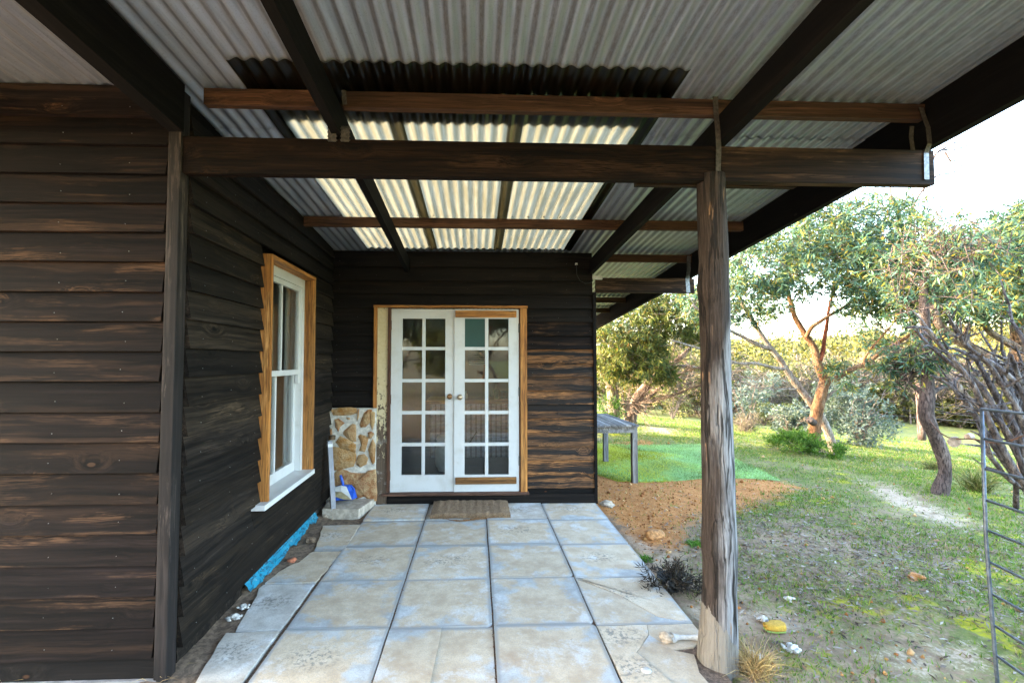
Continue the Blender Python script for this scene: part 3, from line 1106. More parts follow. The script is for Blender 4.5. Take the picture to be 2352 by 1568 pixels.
for nm, z0, z1, d0, d1, bot in (('sash', midz - 0.02, WZ1 - 0.075, -0.050, -0.016, 0.045), ('sash', WZ0, midz + 0.02, -0.092, -0.054, 0.085)):
    sb = MB()
    a, b = WY0 + 0.045, WY1 - 0.045
    lwbox(sb, a, a + 0.045, z0, z1, d0, d1)
    lwbox(sb, b - 0.045, b, z0, z1, d0, d1)
    lwbox(sb, a + 0.045, b - 0.045, z0, z0 + bot, d0, d1)
    lwbox(sb, a + 0.045, b - 0.045, z1 - 0.042, z1, d0, d1)
    mid = (a + b) / 2
    lwbox(sb, mid - 0.011, mid + 0.011, z0 + bot, z1 - 0.042, d0 + 0.004, d1 - 0.004)
    sb.build('sash', 'white', win_box, bevel=0.003)
    for (p, q) in ((a + 0.045, mid - 0.011), (mid + 0.011, b - 0.045)):
        lwbox(MB(), p, q, z0 + bot, z1 - 0.042, (d0 + d1) / 2 - 0.002, (d0 + d1) / 2 + 0.002).build('glass_pane', 'glass', win_box)
lwbox(MB(), WY1 - 0.085, WY1 - 0.048, midz - 0.10, midz - 0.02, -0.049, -0.016).build('sash_horn', 'white', win_box, bevel=0.006)

# ---- french doors
DZ0, DZ1 = 0.120, 2.108
MB().box(-1.118, -1.082, 5.075, 5.134, 1.03, 2.118).build('door_trim', 'orange', house)
MB().box(0.482, 0.553, 5.085, 5.134, 0.116, 2.118).build('door_trim', 'orange', house)
MB().box(-1.122, 0.560, 5.068, 5.13, 2.119, 2.144).build('door_trim', 'orange_x', house)
MB().box(-1.081, -0.968, 5.095, 5.20, 0.0, 2.118).build('door_jamb', 'peel', house)['label'] = 'jamb with cream paint peeling off dark wood'
MB().box(-0.967, -0.938, 5.080, 5.20, 0.13, 2.118).build('door_jamb', 'brown', house)
MB().box(0.466, 0.481, 5.10, 5.20, 0.13, 2.118).build('door_jamb', 'brown', house)
MB().box(-1.02, 0.57, 5.055, 5.20, 0.092, 0.117).build('threshold', 'brown_x', house, bevel=0.006)
MB().box(-0.965, 1.29, 5.085, 5.13, -0.02, 0.0915).build('sill_beam', 'board_black', house)
RZ = [(on_y(1000, a, 5.13).z, on_y(1000, b, 5.13).z) for a, b in ((796.6, 731.7), (870, 804), (943, 877.5), (1016, 951), (1089.6, 1024))]
for side, (x0, x1, cols) in enumerate(((-0.936, -0.249, ((923.3, 969), (976.7, 1022.7))), (-0.246, 0.464, ((1067.5, 1113.8), (1121.5, 1168))))):
    cx = [(on_y(a, 900, 5.13).x, on_y(b, 900, 5.13).x) for a, b in cols]
    yo = 5.118 if side == 0 else 5.104
    lf = MB()
    lf.box(x0, cx[0][0], yo, yo + 0.038, DZ0, DZ1)
    lf.box(cx[1][1], x1, yo, yo + 0.038, DZ0, DZ1)
    lf.box(cx[0][0], cx[1][1], yo + 0.001, yo + 0.037, DZ0, RZ[4][0])
    lf.box(cx[0][0], cx[1][1], yo + 0.001, yo + 0.037, RZ[0][1], DZ1)
    leaf = lf.build('door', 'white', house)
    leaf['label'] = ('white ten pane door leaf with a brown round knob', 'white ten pane door leaf with a teal pane and timber cleats')[side]
    gb = MB()
    gb.box(cx[0][1], cx[1][0], yo + 0.007, yo + 0.031, RZ[4][0], RZ[0][1])
    gb.build('glazing_bar', 'white', leaf, bevel=0.003)
    for r in range(4):
        for c in range(2):
            MB().box(cx[c][0], cx[c][1], yo + 0.008, yo + 0.030, RZ[r + 1][1], RZ[r][0]).build('glazing_bar', 'white', leaf, bevel=0.003)
    for r in range(5):
        for c in range(2):
            teal = side == 1 and r == 0 and c == 0
            p = MB().box(cx[c][0], cx[c][1], yo + 0.016, yo + 0.020, RZ[r][0], RZ[r][1]).build('glass_pane', 'teal' if teal else 'glass', leaf)
            if teal:
                p['label'] = 'teal board filling one pane of the door'
    kp = on_y(1033, 910, yo) if side == 0 else on_y(1056.5, 911.5, yo)
    kb = MB()
    for (r, d) in ((0.026, 0.0),):
        pass
    kb.tube([kp + Vector((0, -d, 0)) for r, d in ((0.030, 0), (0.030, 0.006), (0.013, 0.008), (0.013, 0.028), (0.022, 0.034), (0.029, 0.046), (0.028, 0.058), (0.016, 0.064))],
            [0.030, 0.030, 0.013, 0.013, 0.022, 0.029, 0.028, 0.016], 16)
    kb.build('knob', 'knob_brown' if side == 0 else 'knob_steel', leaf, smooth=True)
    if side == 1:
        for (v0, v1) in ((728.7, 714), (1111, 1094)):
            a, b = on_y(1046, v0, yo), on_y(1186, v1, yo)
            MB().box(a.x, b.x, yo - 0.022, yo - 0.001, a.z, b.z).build('cleat', 'orange_x', leaf, bevel=0.003)
        for z in (0.45, 1.2, 1.9):
            MB().box(x1 - 0.004, x1 + 0.012, yo - 0.008, yo - 0.001, z - 0.05, z + 0.05).build('hinge', 'galv_dull', leaf)
    else:
        for z in (0.30, 1.12, 1.93):
            MB().box(x0 - 0.014, x0 + 0.004, yo - 0.010, yo - 0.001, z - 0.05, z + 0.05).build('hinge', 'brown', leaf)

# ---- stone pier beside the door
pier = MB()
pier.box(-1.60, -1.083, 5.06, 5.134, -0.1, 1.03)
pier_o = pier.build('stone_pier', 'mortar', house, bevel=0.012)
pier_o['label'] = 'low pier of ochre field stones set in white mortar'


def zp(x, y):            # pixel of the close view of the pier -> world point on its face
    return on_y(722.7 + 0.203 * x, 906.5 + 0.203 * y, 5.06)


STONES = [[(218, 170), (290, 150), (400, 145), (462, 155), (466, 205), (400, 222), (225, 228)],
          [(230, 280), (270, 275), (335, 320), (290, 355), (268, 405), (240, 360)],
          [(175, 160), (212, 165), (205, 205)],
          [(490, 165), (505, 165), (498, 250), (482, 285)],
          [(360, 255), (400, 262), (395, 280), (365, 275)],
          [(330, 440), (345, 400), (425, 335), (460, 350), (465, 520), (420, 520)],
          [(255, 540), (300, 480), (410, 520), (455, 560), (450, 650), (400, 620), (300, 600)],
          [(212, 600), (300, 605), (450, 655), (455, 730), (430, 800), (330, 820), (215, 840)],
          [(515, 330), (560, 215), (600, 175), (640, 180), (630, 300), (575, 350), (530, 355)],
          [(632, 195), (680, 205), (678, 300), (655, 385), (628, 310)],
          [(605, 430), (640, 415), (672, 440), (640, 490), (610, 480)],
          [(500, 480), (520, 455), (605, 490), (585, 580), (565, 630), (510, 620), (530, 560)],
          [(655, 510), (685, 580), (680, 750), (655, 770), (625, 690), (610, 620)],
          [(475, 740), (500, 690), (560, 675), (600, 720), (580, 780), (520, 810), (480, 780)],
          [(230, 920), (290, 850), (370, 870), (420, 890), (560, 900), (590, 870), (660, 860), (670, 1000), (668, 1170), (600, 1180), (560, 1130), (470, 1150), (440, 1050), (380, 1015), (230, 1030)],
          [(172, 400), (195, 380), (200, 440), (180, 460)]]
for i, st in enumerate(STONES):
    pts = [zp(x, y) for x, y in st]
    cen = sum(pts, Vector()) / len(pts)
    dense = []
    for a, b in zip(pts, pts[1:] + pts[:1]):
        for t in (0, 0.5):
            p = a.lerp(b, t)
            p = cen + (p - cen) * 1.17 + (cen - p) * 0.04 * rng.uniform(-1, 1.5)
            dense.append(p)
    rings = []
    for ins, dep in ((0.0, 0.004), (0.02, -0.006), (0.10, -0.012), (0.45, -0.015)):
        ring = []
        for p in dense:
            q = p.lerp(cen, ins)
            q.y = 5.06 + dep + (0.011 * mnoise.noise(Vector((q.x * 30, q.z * 30, i))) if dep < 0 else 0)
            ring.append(q)
        rings.append(ring)
    nn = len(dense)
    vs = [q for r_ in rings for q in r_] + [Vector((cen.x, 5.06 - 0.030, cen.z))]
    fs = []
    for a in range(3):
        fs += [(a * nn + k, a * nn + (k + 1) % nn, (a + 1) * nn + (k + 1) % nn, (a + 1) * nn + k) for k in range(nn)]
    fs += [(3 * nn + k, 3 * nn + (k + 1) % nn, 4 * nn) for k in range(nn)]
    MB().add(vs, [tuple(reversed(f)) for f in fs]).build('stone', 'stone', pier_o, smooth=True)
a, b = on_z(744, 1185, 0), on_z(842, 1185, 0)
MB().prism([(-1.53, 4.72), (-1.16, 4.70), (-1.085, 5.03), (-1.10, 5.055), (-1.56, 5.055)], -0.05, 0.075).build('step', 'step', house, bevel=0.012)

# ---- verandah post, beams, rafters, purlins
px = [(1632, 405, 33), (1634, 470, 34), (1637, 540, 34.5), (1640, 600, 34), (1638, 660, 36), (1642, 700, 35), (1644, 800, 33.5), (1645, 900, 34), (1647, 1000, 36), (1650, 1100, 37), (1651, 1180, 38), (1651, 1250, 41), (1653, 1290, 39.5), (1652, 1350, 39), (1651, 1420, 42), (1649, 1490, 46), (1648, 1568, 48), (1648, 1620, 49)]
PY = 2.43
ns = 28
mv, mf = [], []
cen = [(on_y(u, v, PY), 0.95 * r * PY / 1065) for u, v, r in px]
fine = []
for i in range(len(cen) - 1):
    for t in range(4):
        t = t / 4
        fine.append((cen[i][0].lerp(cen[i + 1][0], t), cen[i][1] * (1 - t) + cen[i + 1][1] * t))
fine.append(cen[-1])
for (p, r) in fine:
    for k in range(ns):
        a = 2 * math.pi * k / ns
        rr = r * (1 + 0.05 * mnoise.noise(Vector((math.cos(a) * 2.2, math.sin(a) * 2.2, p.z * 0.9))) + 0.035 * mnoise.noise(Vector((math.cos(a) * 7, math.sin(a) * 7, p.z * 1.6))))
        mv.append(p + Vector((math.cos(a) * rr, math.sin(a) * rr, 0)))
for i in range(len(fine) - 1):
    for k in range(ns):
        a, b = i * ns + k, i * ns + (k + 1) % ns
        mf.append((b, a, a + ns, b + ns))
mf.append(tuple(range(ns)))
po = MB().add(mv, mf).build('post', 'post', house, smooth=True, origin=(fine[20][0].x, PY, 0.0))
po['label'] = 'rough round bush pole post, grey on one side and charred brown on the other'

MB().box(-1.500, 1.300, 2.385, 2.435, 2.500, 2.690).build('beam', 'beam', house, bevel=0.003)
MB().box(1.303, 2.485, 2.385, 2.435, 2.498, 2.689).build('beam', 'beam_worn', house, bevel=0.003)['label'] = 'browner worn length of beam past the post'
MB().box(1.327, 2.445, 5.09, 5.135, 2.297, 2.464).build('beam', 'beam_worn', house, bevel=0.003)
# scarf plate fixed behind the beam over the post
MB().box(0.86, 1.75, 2.4355, 2.475, 2.494, 2.60).build('beam_splice', 'beam', house)


def rafter(x0, x1, skew, ya, yb, top, bot, mat='rafter', name='rafter'):
    vs = []
    for z in (0, 1):
        for y in (ya, yb):
            for x in (x0, x1):
                vs.append((x - skew * (y - 2.4), y, zroof(y) - (bot if z == 0 else top)))
    return MB().hexa(vs).build(name, mat, house, bevel=0.002)


rafter(-0.752, -0.705, 0.014, -0.9, 5.125, 0.094, 0.242)
rafter(1.295, 1.345, 0.0145, -0.9, 5.125, 0.094, 0.245)
rafter(-1.565, -1.490, 0.0, -0.9, 2.375, 0.004, 0.250)
rafter(2.450, 2.500, 0.0, -0.9, 10.2, -0.022, 0.250, name='barge_board')
rafter(-2.62, -2.57, 0.0, -0.9, 2.42, 0.094, 0.245)


def purlin(y, x0, x1, w=0.045, h=0.092, mat='purlin'):
    z = zroof(y)
    return MB().box(x0, x1, y, y + w, z - h, z - 0.008).build('purlin', mat, house, bevel=0.002)


purlin(2.388, -1.405, -0.756)
purlin(2.388, -0.700, 2.448)
purlin(4.125, -1.535, 2.448)
purlin(5.155, 1.335, 2.448)
purlin(7.50, 1.30, 2.448)
purlin(8.43, 1.30, 2.448)
purlin(0.75, -1.485, 2.448)
purlin(-0.85, -1.485, 2.448)
# straps
def strap(pts, w, mat, d=Vector((1, 0, 0))):
    mb = MB()
    t = Vector((0, 0.002, 0))
    for a, b in zip(pts, pts[1:]):
        a, b = Vector(a), Vector(b)
        mb.hexa([a - d * w, a + d * w, a - d * w + t, a + d * w + t, b - d * w, b + d * w, b - d * w + t, b + d * w + t])
    return mb.build('strap', mat, house)


def sp(u, v, y):
    return on_y(u, v, y)


strap([sp(1643, 222, 2.380), sp(1645, 262, 2.372), sp(1649, 300, 2.366), sp(1651, 338, 2.378), sp(1650, 400, 2.380)], 0.014, 'galv_dull')
strap([sp(2116, 247, 2.380), sp(2124, 272, 2.374), sp(2132, 292, 2.36), sp(2136, 330, 2.36), sp(2128, 350, 2.379), sp(2128, 412, 2.380)], 0.013, 'galv_dull')
strap([sp(2128, 352, 2.3775), sp(2129, 412, 2.3785)], 0.014, 'galv')
strap([sp(2095, 290, 2.40), sp(2093, 315, 2.41), sp(2097, 345, 2.40)], 0.012, 'galv_dull')
strap([sp(1582, 588, 5.15), sp(1582, 620, 5.12), sp(1579, 640, 5.085), sp(1581, 672, 5.085)], 0.022, 'galv')
strap([sp(789, 207, 2.384), sp(792, 240, 2.384)], 0.011, 'galv_dull')
for (u0, u1) in ((754, 772), (784, 802)):
    mb = MB()
    a, b = sp(u0, 290, 2.379), sp(u1, 326, 2.379)
    mb.box(a.x, b.x, 2.376, 2.379, b.z, a.z)
    for i in range(4):
        q = sp(u0 - 2, 294 + 9 * i, 2.377)
        mb.box(q.x, q.x + 0.05, 2.374, 2.376, q.z - 0.006, q.z)
    mb.build('nail_plate', 'galv_dull', house)

# ---- roof sheets
PITCH = 0.076


def sheet(x0, x1, y0, y1, off, mat, name='roof_sheet'):
    nx = int(round((x1 - x0) / PITCH * 8))
    ny = max(2, int((y1 - y0) / 0.5))
    xs = np.linspace(x0, x1, nx + 1)
    ys = np.linspace(y0, y1, ny + 1)
    X, Y = np.meshgrid(xs, ys)
    ph = nrg.uniform(0, 6)
    Z = zroof(Y) + 0.0085 + 0.0085 * np.cos(2 * np.pi * X / PITCH) + off + 0.0012 * np.sin(Y * 2.3 + ph) * np.sin(X * 5 + ph)
    ii = np.arange(X.size).reshape(X.shape)
    f = np.stack([ii[:-1, :-1], ii[:-1, 1:], ii[1:, 1:], ii[1:, :-1]], -1).reshape(-1, 4)
    # object origin stays on a corrugation so that the pattern of the material follows the waves
    ox = round((x0 + x1) / 2 / PITCH) * PITCH
    return mesh_np(name, np.stack([X, Y, Z], -1).reshape(-1, 3), f, mat, house, (ox, (y0 + y1) / 2, zroof((y0 + y1) / 2)), smooth=True)


ROOF0 = -0.95
edges = [-6.2, -5.47, -4.74, -4.01, -3.28, -2.55, -1.92, -1.19, -0.47, 0.25, 0.95, 1.70, 2.47]
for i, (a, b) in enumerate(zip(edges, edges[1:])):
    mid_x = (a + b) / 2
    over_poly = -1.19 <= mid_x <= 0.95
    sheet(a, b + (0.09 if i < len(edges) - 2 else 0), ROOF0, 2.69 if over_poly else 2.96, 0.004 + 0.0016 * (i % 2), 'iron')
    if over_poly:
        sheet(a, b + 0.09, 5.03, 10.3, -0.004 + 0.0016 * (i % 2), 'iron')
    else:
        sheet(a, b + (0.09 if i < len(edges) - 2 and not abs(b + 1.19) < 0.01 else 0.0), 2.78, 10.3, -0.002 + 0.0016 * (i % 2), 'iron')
for i, (a, b) in enumerate(((-1.188, -0.43), (-0.52, 0.27), (0.18, 1.05))):
    o = sheet(a, b, 2.185, 5.07, -0.0078 + (0.0017 * i), 'poly', 'skylight_sheet')
    o['label'] = 'yellowed translucent corrugated skylight sheet'
# screw points through the skylight, stray daylight nail holes are left closed
mb = MB()
for i in range(14):
    p = on_y(848 + i * 36.5, 497, 4.118)
    mb.tube([(p.x, 4.118, zroof(4.118) - 0.002), (p.x, 4.118, zroof(4.118) + 0.014)], [0.003, 0.003], 5)
    mb.tube([(p.x, 4.118, zroof(4.118) + 0.009), (p.x, 4.118, zroof(4.118) + 0.016)], [0.008, 0.008], 6)
tag(mb.build('screws', 'galv_dull', house), kind='stuff')

# ---- rooms behind the glass
room = MB()
room.box(-1.55, -1.50, 5.23, 8.6, 0.05, 2.4).box(1.14, 1.18, 5.23, 8.6, 0.05, 2.4)
# back wall with a window opening
room.box(-1.499, -0.15, 8.55, 8.6, 0.05, 2.4).box(0.20, 1.139, 8.55, 8.6, 0.05, 2.4).box(-0.149, 0.199, 8.55, 8.6, 0.05, 1.45).box(-0.149, 0.199, 8.55, 8.6, 2.05, 2.4)
room.build('interior_wall', 'interior', house)
MB().box(-1.5, 1.14, 5.21, 8.6, 0.02, 0.06).build('interior_floor', 'interior_floor', house)
mb = MB()
for i in range(16):
    z = 1.46 + i * 0.037
    mb.hexa([(-0.145, 8.535, z), (0.195, 8.535, z), (-0.145, 8.548, z + 0.020), (0.195, 8.548, z + 0.020), (-0.145, 8.537, z + 0.002), (0.195, 8.537, z + 0.002), (-0.145, 8.55, z + 0.022), (0.195, 8.55, z + 0.022)])
tag(mb.build('window_blind', 'white', house))
room2 = MB()
room2.box(-4.7, -4.6, 2.55, 5.1, 0.05, 2.7).box(-4.6, -1.75, 5.0, 5.1, 0.05, 2.6)
room2.build('interior_wall', 'cream', house)
MB().box(-4.6, -1.7, 2.55, 5.0, 0.02, 0.06).build('interior_floor', 'interior_floor', house)
MB().box(-1.72, -1.69, 3.52, 3.60, 0.5, 2.35).box(-1.72, -1.69, 4.22, 4.30, 0.5, 2.35).build('inner_architrave', 'white', house)


# ------------------------------------------------------------------ paving
MAT['bedding'] = plain('sandy joint filling', (0.15, 0.10, 0.07), 0.95, 0.0, 0.5, 60, 0.9)
paving = MB().box(-1.12, 1.24, 0.55, 5.06, -0.12, -0.011).build('paving', 'bedding')
tag(paving, kind='structure')


def paver(poly, name='paver', z1=0.0, bev=0.0032):
    cx_ = sum(p[0] for p in poly) / len(poly)
    cy_ = sum(p[1] for p in poly) / len(poly)
    dz = rng.uniform(-0.004, 0.004)
    o = MB().prism(poly, -0.045, z1 + dz).build(name, 'paver', paving, bevel=bev)
    o.rotation_euler = (rng.uniform(-.004, .004), rng.uniform(-.004, .004), 0)
    return o


def rough_edge(poly, amp=0.002, step=0.12):
    out = []
    for (a, b) in zip(poly, poly[1:] + poly[:1]):
        a, b = Vector(a), Vector(b)
        n = max(1, int((b - a).length / step))
        for i in range(n):
            p = a.lerp(b, i / n)
            if i:
                nn = Vector((-(b - a).y, (b - a).x)).normalized()
                p = p + nn * rng.uniform(-amp, amp)
            out.append((p.x, p.y))
    return out


COLX = [-1.10, -0.502, 0.098, 0.700, 1.297]
ROWY = [5.078, 4.575, 3.935, 3.355, 2.765, 2.16, 1.56, 0.96, 0.36]
for c in range(4):
    for r in range(8):
        x0, x1 = COLX[c] + 0.0045, COLX[c + 1] - 0.0045
        y1, y0 = ROWY[r] - 0.005, ROWY[r + 1] + 0.005
        dy = (0.012, 0.0, 0.006, -0.010)[c]
        y0, y1 = y0 + dy, min(y1 + dy, 5.080)
        if c == 3:
            x1 -= 0.004 * r
        if c == 3 and r == 3:       # broken by a diagonal crack
            a = on_z(1323, 1326).xy
            b = on_z(1422, 1364).xy
            d = on_z(1511, 1414).xy
            g = 0.0035
            paver(rough_edge([(a.x + .01, a.y + g), (b.x, b.y + g), (d.x, d.y + g), (x1, y0 + .004), (x1, y1), (x0, y1), (x0, a.y + 0.02)]))
            paver(rough_edge([(x0, a.y - g), (b.x, b.y - g), (d.x, d.y - g), (x1, y0), (x0, y0)]), z1=-0.003)
            continue
        if c == 3 and r == 4:       # shattered into pieces beside the post
            k = [on_z(u, v).xy for u, v in ((1475, 1415), (1490, 1455), (1462, 1497), (1395, 1502), (1546, 1490), (1608, 1475))]
            g = 0.0012
            t = Vector((1.10, y0))
            paver(rough_edge([(x0, y1), (k[0].x - g, y1), (k[1].x - g, k[1].y), (k[2].x - g, k[2].y + g), (x0, k[3].y + g)], 0.002, 0.06), bev=0.0015)
            paver(rough_edge([(k[0].x + g, y1), (x1, y1), (x1, 2.62), (x1 - 0.10, k[4].y + 0.02), (k[4].x, k[4].y + g), (k[1].x + g, k[1].y + g)], 0.002, 0.06), bev=0.0015)
            paver(rough_edge([(k[1].x + g, k[1].y - g), (k[4].x, k[4].y - g), (1.150, 2.47), (1.11, 2.33), (1.13, y0), (0.985, y0), (k[2].x + g, k[2].y - g)], 0.002, 0.06), bev=0.0015)
            paver(rough_edge([(x0, k[3].y - g), (k[2].x - g, k[2].y - g), (0.975, y0), (x0, y0)], 0.002, 0.06), bev=0.0015)
            continue
        if c == 1 and r == 4:       # split by a hairline crack
            a, b, d = on_z(1015, 1440).xy, on_z(1003, 1500).xy, on_z(985, 1568).xy
            paver(rough_edge([(x0, y1), (a.x - .0004, y1), (b.x - .0004, b.y), (d.x - .0004, y0), (x0, y0)], 0.0, 0.5), bev=0.0008)
            paver(rough_edge([(a.x + .0004, y1), (x1, y1), (x1, y0), (d.x + .0004, y0), (b.x + .0004, b.y)], 0.0, 0.5), bev=0.0008)
            continue
        poly = [(x0, y0), (x1, y0), (x1, y1), (x0, y1)]
        if rng.random() < 0.5:      # a chipped corner
            q = rng.choice((0, 1, 2, 3))
            p = poly[q]
            sx = 1 if q in (0, 3) else -1
            sy = 1 if q < 2 else -1
            ch = [(p[0], p[1] + sy * 0.03), (p[0] + sx * 0.012, p[1] + sy * 0.012), (p[0] + sx * 0.035, p[1])]
            if q in (1, 3):
                ch.reverse()
            poly = poly[:q] + ch + poly[q + 1:]
        paver(rough_edge(poly))
# cut pavers with ragged edges against the wall
for pts in ([(741, 1206), (828, 1203), (793, 1260), (722, 1262), (733, 1235)],
            [(721, 1265), (788, 1264), (724, 1336), (608, 1338), (640, 1312), (668, 1296), (694, 1284), (712, 1268)],
            [(606, 1341), (722, 1340), (645, 1444), (541, 1449), (560, 1415), (576, 1390), (590, 1367), (594, 1350)],
            [(519, 1453), (642, 1449), (552, 1570), (447, 1572), (463, 1543), (484, 1511), (500, 1480)]):
    pp = [tuple(on_z(u, v).xy) for u, v in pts]
    paver(rough_edge(pp, 0.006, 0.05)[::-1])
paver(rough_edge([(-1.30, 0.97), (-1.112, 0.97), (-1.112, 2.24), (-1.27, 2.24)], 0.006, 0.06))

# dirt, twigs and leaves lying in the joints and along the wall
lv, lf_, lc = [], [], []


def flake(p, L, w, ang, col, tilt=0.3):
    d = np.array([math.cos(ang), math.sin(ang), rng.uniform(-tilt, tilt) * 0.5])
    s = np.array([-math.sin(ang), math.cos(ang), rng.uniform(-tilt, tilt)])
    b = len(lv)
    p = np.array(p)
    lv.extend([p - d * L / 2, p - s * w / 2 + np.array([0, 0, 0.1 * w]), p + d * L / 2, p + s * w / 2 + np.array([0, 0, 0.1 * w])])
    lf_.append((b, b + 1, b + 2, b + 3))
    j = rng.uniform(0.75, 1.25)
    lc.extend([[c * j for c in col]] * 4)


for i in range(2600):
    if rng.random() < 0.62:
        y = rng.uniform(2.3, 4.95)
        xw = lwx(y)
        x = rng.uniform(xw, max(xw + 0.12, -1.33 if y < 3.4 else -1.12))
        z = tz(x, y) + rng.uniform(0.002, 0.012)
    else:
        j = rng.choice(COLX[1:4] + COLX[:1])
        y = rng.uniform(1.6, 5.0)
        x = j + rng.gauss(0, 0.006)
        z = rng.uniform(-0.012, 0.002)
    flake((x, y, z), rng.uniform(0.008, 0.03), rng.uniform(0.003, 0.008), rng.uniform(0, 6.3),
          rng.choice([(0.16, 0.085, 0.05), (0.10, 0.06, 0.04), (0.28, 0.20, 0.13), (0.20, 0.10, 0.06)]))
debris = mesh_np('debris', np.array(lv), np.array(lf_), 'litter', cols=np.array(lc), origin=(-1.2, 3.5, 0))
tag(debris, 'dry leaf and twig debris in the paving joints and along the wall foot', 'debris', kind='stuff')
# soil heaped between the wall and the cut pavers
n, mv, mf = 70, [], []
for i in range(n + 1):
    y = 2.0 + 3.06 * i / n
    for j in range(9):
        t = j / 8
        x0, x1 = -1.62, -1.10
        x = x0 + (x1 - x0) * t
        z = -0.03 + 0.025 * mnoise.noise(Vector((x * 9, y * 5, 3))) + 0.012 * mnoise.noise(Vector((x * 31, y * 27, 1))) + 0.03 * (1 - t)
        z = min(z, -0.012 if (t > 0.55) else 0.03)
        mv.append((x, y, z))
for i in range(n):
    for j in range(8):
        a = i * 9 + j
        mf.append((a, a + 1, a + 10, a + 9))
MAT['soil'] = plain('brown soil', (0.17, 0.115, 0.075), 0.95, 0.0, 0.45, 30, 0.9)
tag(MB().add(mv, mf).build('soil_strip', 'soil', smooth=True), 'brown soil strip between the wall and the cut pavers', 'soil', kind='structure')

# ------------------------------------------------------------------ things on the paving
# door mat
mat_e = empty('door_mat', (-0.06, 4.85, 0.0), 'worn brown coir doormat lying before the french doors', 'doormat')
n, m2 = 34, 22
mv, mf = [], []
for i in range(n + 1):
    for j in range(m2 + 1):
        x = -0.455 + 0.79 * i / n
        y = 4.615 + 0.455 * j / m2
        e = min(i, n - i, 2 * j, 2 * (m2 - j)) / 2
        z = 0.046 - 0.016 * max(0, 1 - e) + 0.006 * mnoise.noise(Vector((x * 7, y * 7, 0))) + 0.002 * math.sin(x * 190) + rng.uniform(-.003, .003)
        mv.append((x + 0.007 * mnoise.noise(Vector((y * 20, 1, x))), y + 0.006 * mnoise.noise(Vector((x * 16, 4, 0))), z))
for i in range(n):
    for j in range(m2):
        a = i * (m2 + 1) + j
        mf.append((a, a + m2 + 1, a + m2 + 2, a + 1))
rim = [i * (m2 + 1) for i in range(n + 1)] + [n * (m2 + 1) + j for j in range(1, m2 + 1)] + [i * (m2 + 1) + m2 for i in range(n - 1, -1, -1)] + [j for j in range(m2 - 1, 0, -1)]
b = len(mv)
mv += [(mv[i][0], mv[i][1], 0.001) for i in rim]
for k in range(len(rim)):
    mf.append((rim[k], b + k, b + (k + 1) % len(rim), rim[(k + 1) % len(rim)]))
MB().add(mv, mf).build('pile', 'coir', mat_e)
fr = MB()
for k in range(260):
    x = rng.uniform(-0.455, 0.335)
    p = Vector((x, 4.617, rng.uniform(0.008, 0.042)))
    fr.tube([p, p + Vector((rng.uniform(-.006, .006), -rng.uniform(.006, .016), -rng.uniform(.002, .012)))], [0.0012, 0.0006], 3)
tag(fr.build('fringe', 'coir_edge', mat_e), kind='stuff')
tw = MB()
for q in range(5):
    x = -0.33 + q * 0.045
    pts = [Vector((x + t * rng.uniform(0.25, 0.42) / 1 + 0.02 * math.sin(t * 9 + q), 4.595 - 0.05 * math.sin(t * 3.1 + q * 0.5) - 0.01 * q, 0.006 + 0.003 * math.sin(t * 20))) for t in [i / 14 for i in range(15)]]
    tw.tube(pts, 0.0028, 5)
tw.build('loose_twine', 'coir_edge', mat_e)

# grey stake with bronze cap
stk = empty('stake', tuple(on_z(767, 1192, -0.03)), 'square grey stake with a bronze cap leaning beside the stone pier', 'stake')
b0 = on_z(767, 1194, -0.04)
t0 = on_y(757, 1012, b0.y + 0.10)
w = 0.023


def leanbox(a, b, w, rot=0.5):
    c, s = math.cos(rot), math.sin(rot)
    vs = []
    for p in (a, b):
        for (i, j) in ((-1, -1), (1, -1), (-1, 1), (1, 1)):
            vs.append(p + Vector((c * i * w - s * j * w, s * i * w + c * j * w, 0)))
    return MB().hexa(vs)


leanbox(b0.lerp(t0, 0.12), t0, w).build('shaft', 'stake', stk, bevel=0.002)
leanbox(b0, b0.lerp(t0, 0.12), w * 0.85).build('foot', 'rock', stk, bevel=0.002)
leanbox(t0.lerp(b0, 0.075), t0.lerp(b0, 0.035), w + 0.001).build('pale_band', 'white', stk)
cp = on_y(763, 1009, t0.y)
MB().lathe(cp, [(0.033, 0), (0.034, 0.004), (0.034, 0.040), (0.030, 0.042)], 18).build('cap', 'bronze', stk, smooth=False)

# dustpan standing on the step against the stones
dp = empty('dustpan', (-1.36, 4.95, 0.078), 'blue and grey plastic dustpan propped on the step against the stones', 'dustpan')


def dpt(x, y, dep):       # close-up pixel -> world at given depth
    return on_y(722.7 + 0.203 * x, 906.5 + 0.203 * y, dep)


outer = [(228, 1040, 4.99), (300, 1020, 5.01), (345, 1018, 5.02), (405, 1020, 5.02), (440, 1060, 5.0), (470, 1165, 4.97), (410, 1190, 4.88), (232, 1195, 4.86)]
back = MB()
pts = [dpt(*q) for q in outer]
bk = [p + Vector((0.006, 0.02, 0.0)) for p in pts]
nn = len(pts)
back.add(pts + bk, [tuple(range(nn)), tuple(range(2 * nn - 1, nn - 1, -1))] + [(i, nn + i, nn + (i + 1) % nn, (i + 1) % nn) for i in range(nn)])
back.build('pan', 'blue_plastic', dp)
inner = [(205, 1050, 4.965), (300, 1024, 4.985), (352, 1040, 4.985), (412, 1180, 4.875), (370, 1140, 4.90), (300, 1095, 4.92), (225, 1090, 4.93)]
pts = [dpt(*q) for q in inner]
nn = len(pts)
bk = [p + Vector((0.004, 0.010, 0)) for p in pts]
MB().add(pts + bk, [tuple(range(nn)), tuple(range(2 * nn - 1, nn - 1, -1))] + [(i, nn + i, nn + (i + 1) % nn, (i + 1) % nn) for i in range(nn)]).build('hood', 'pale_plastic', dp)
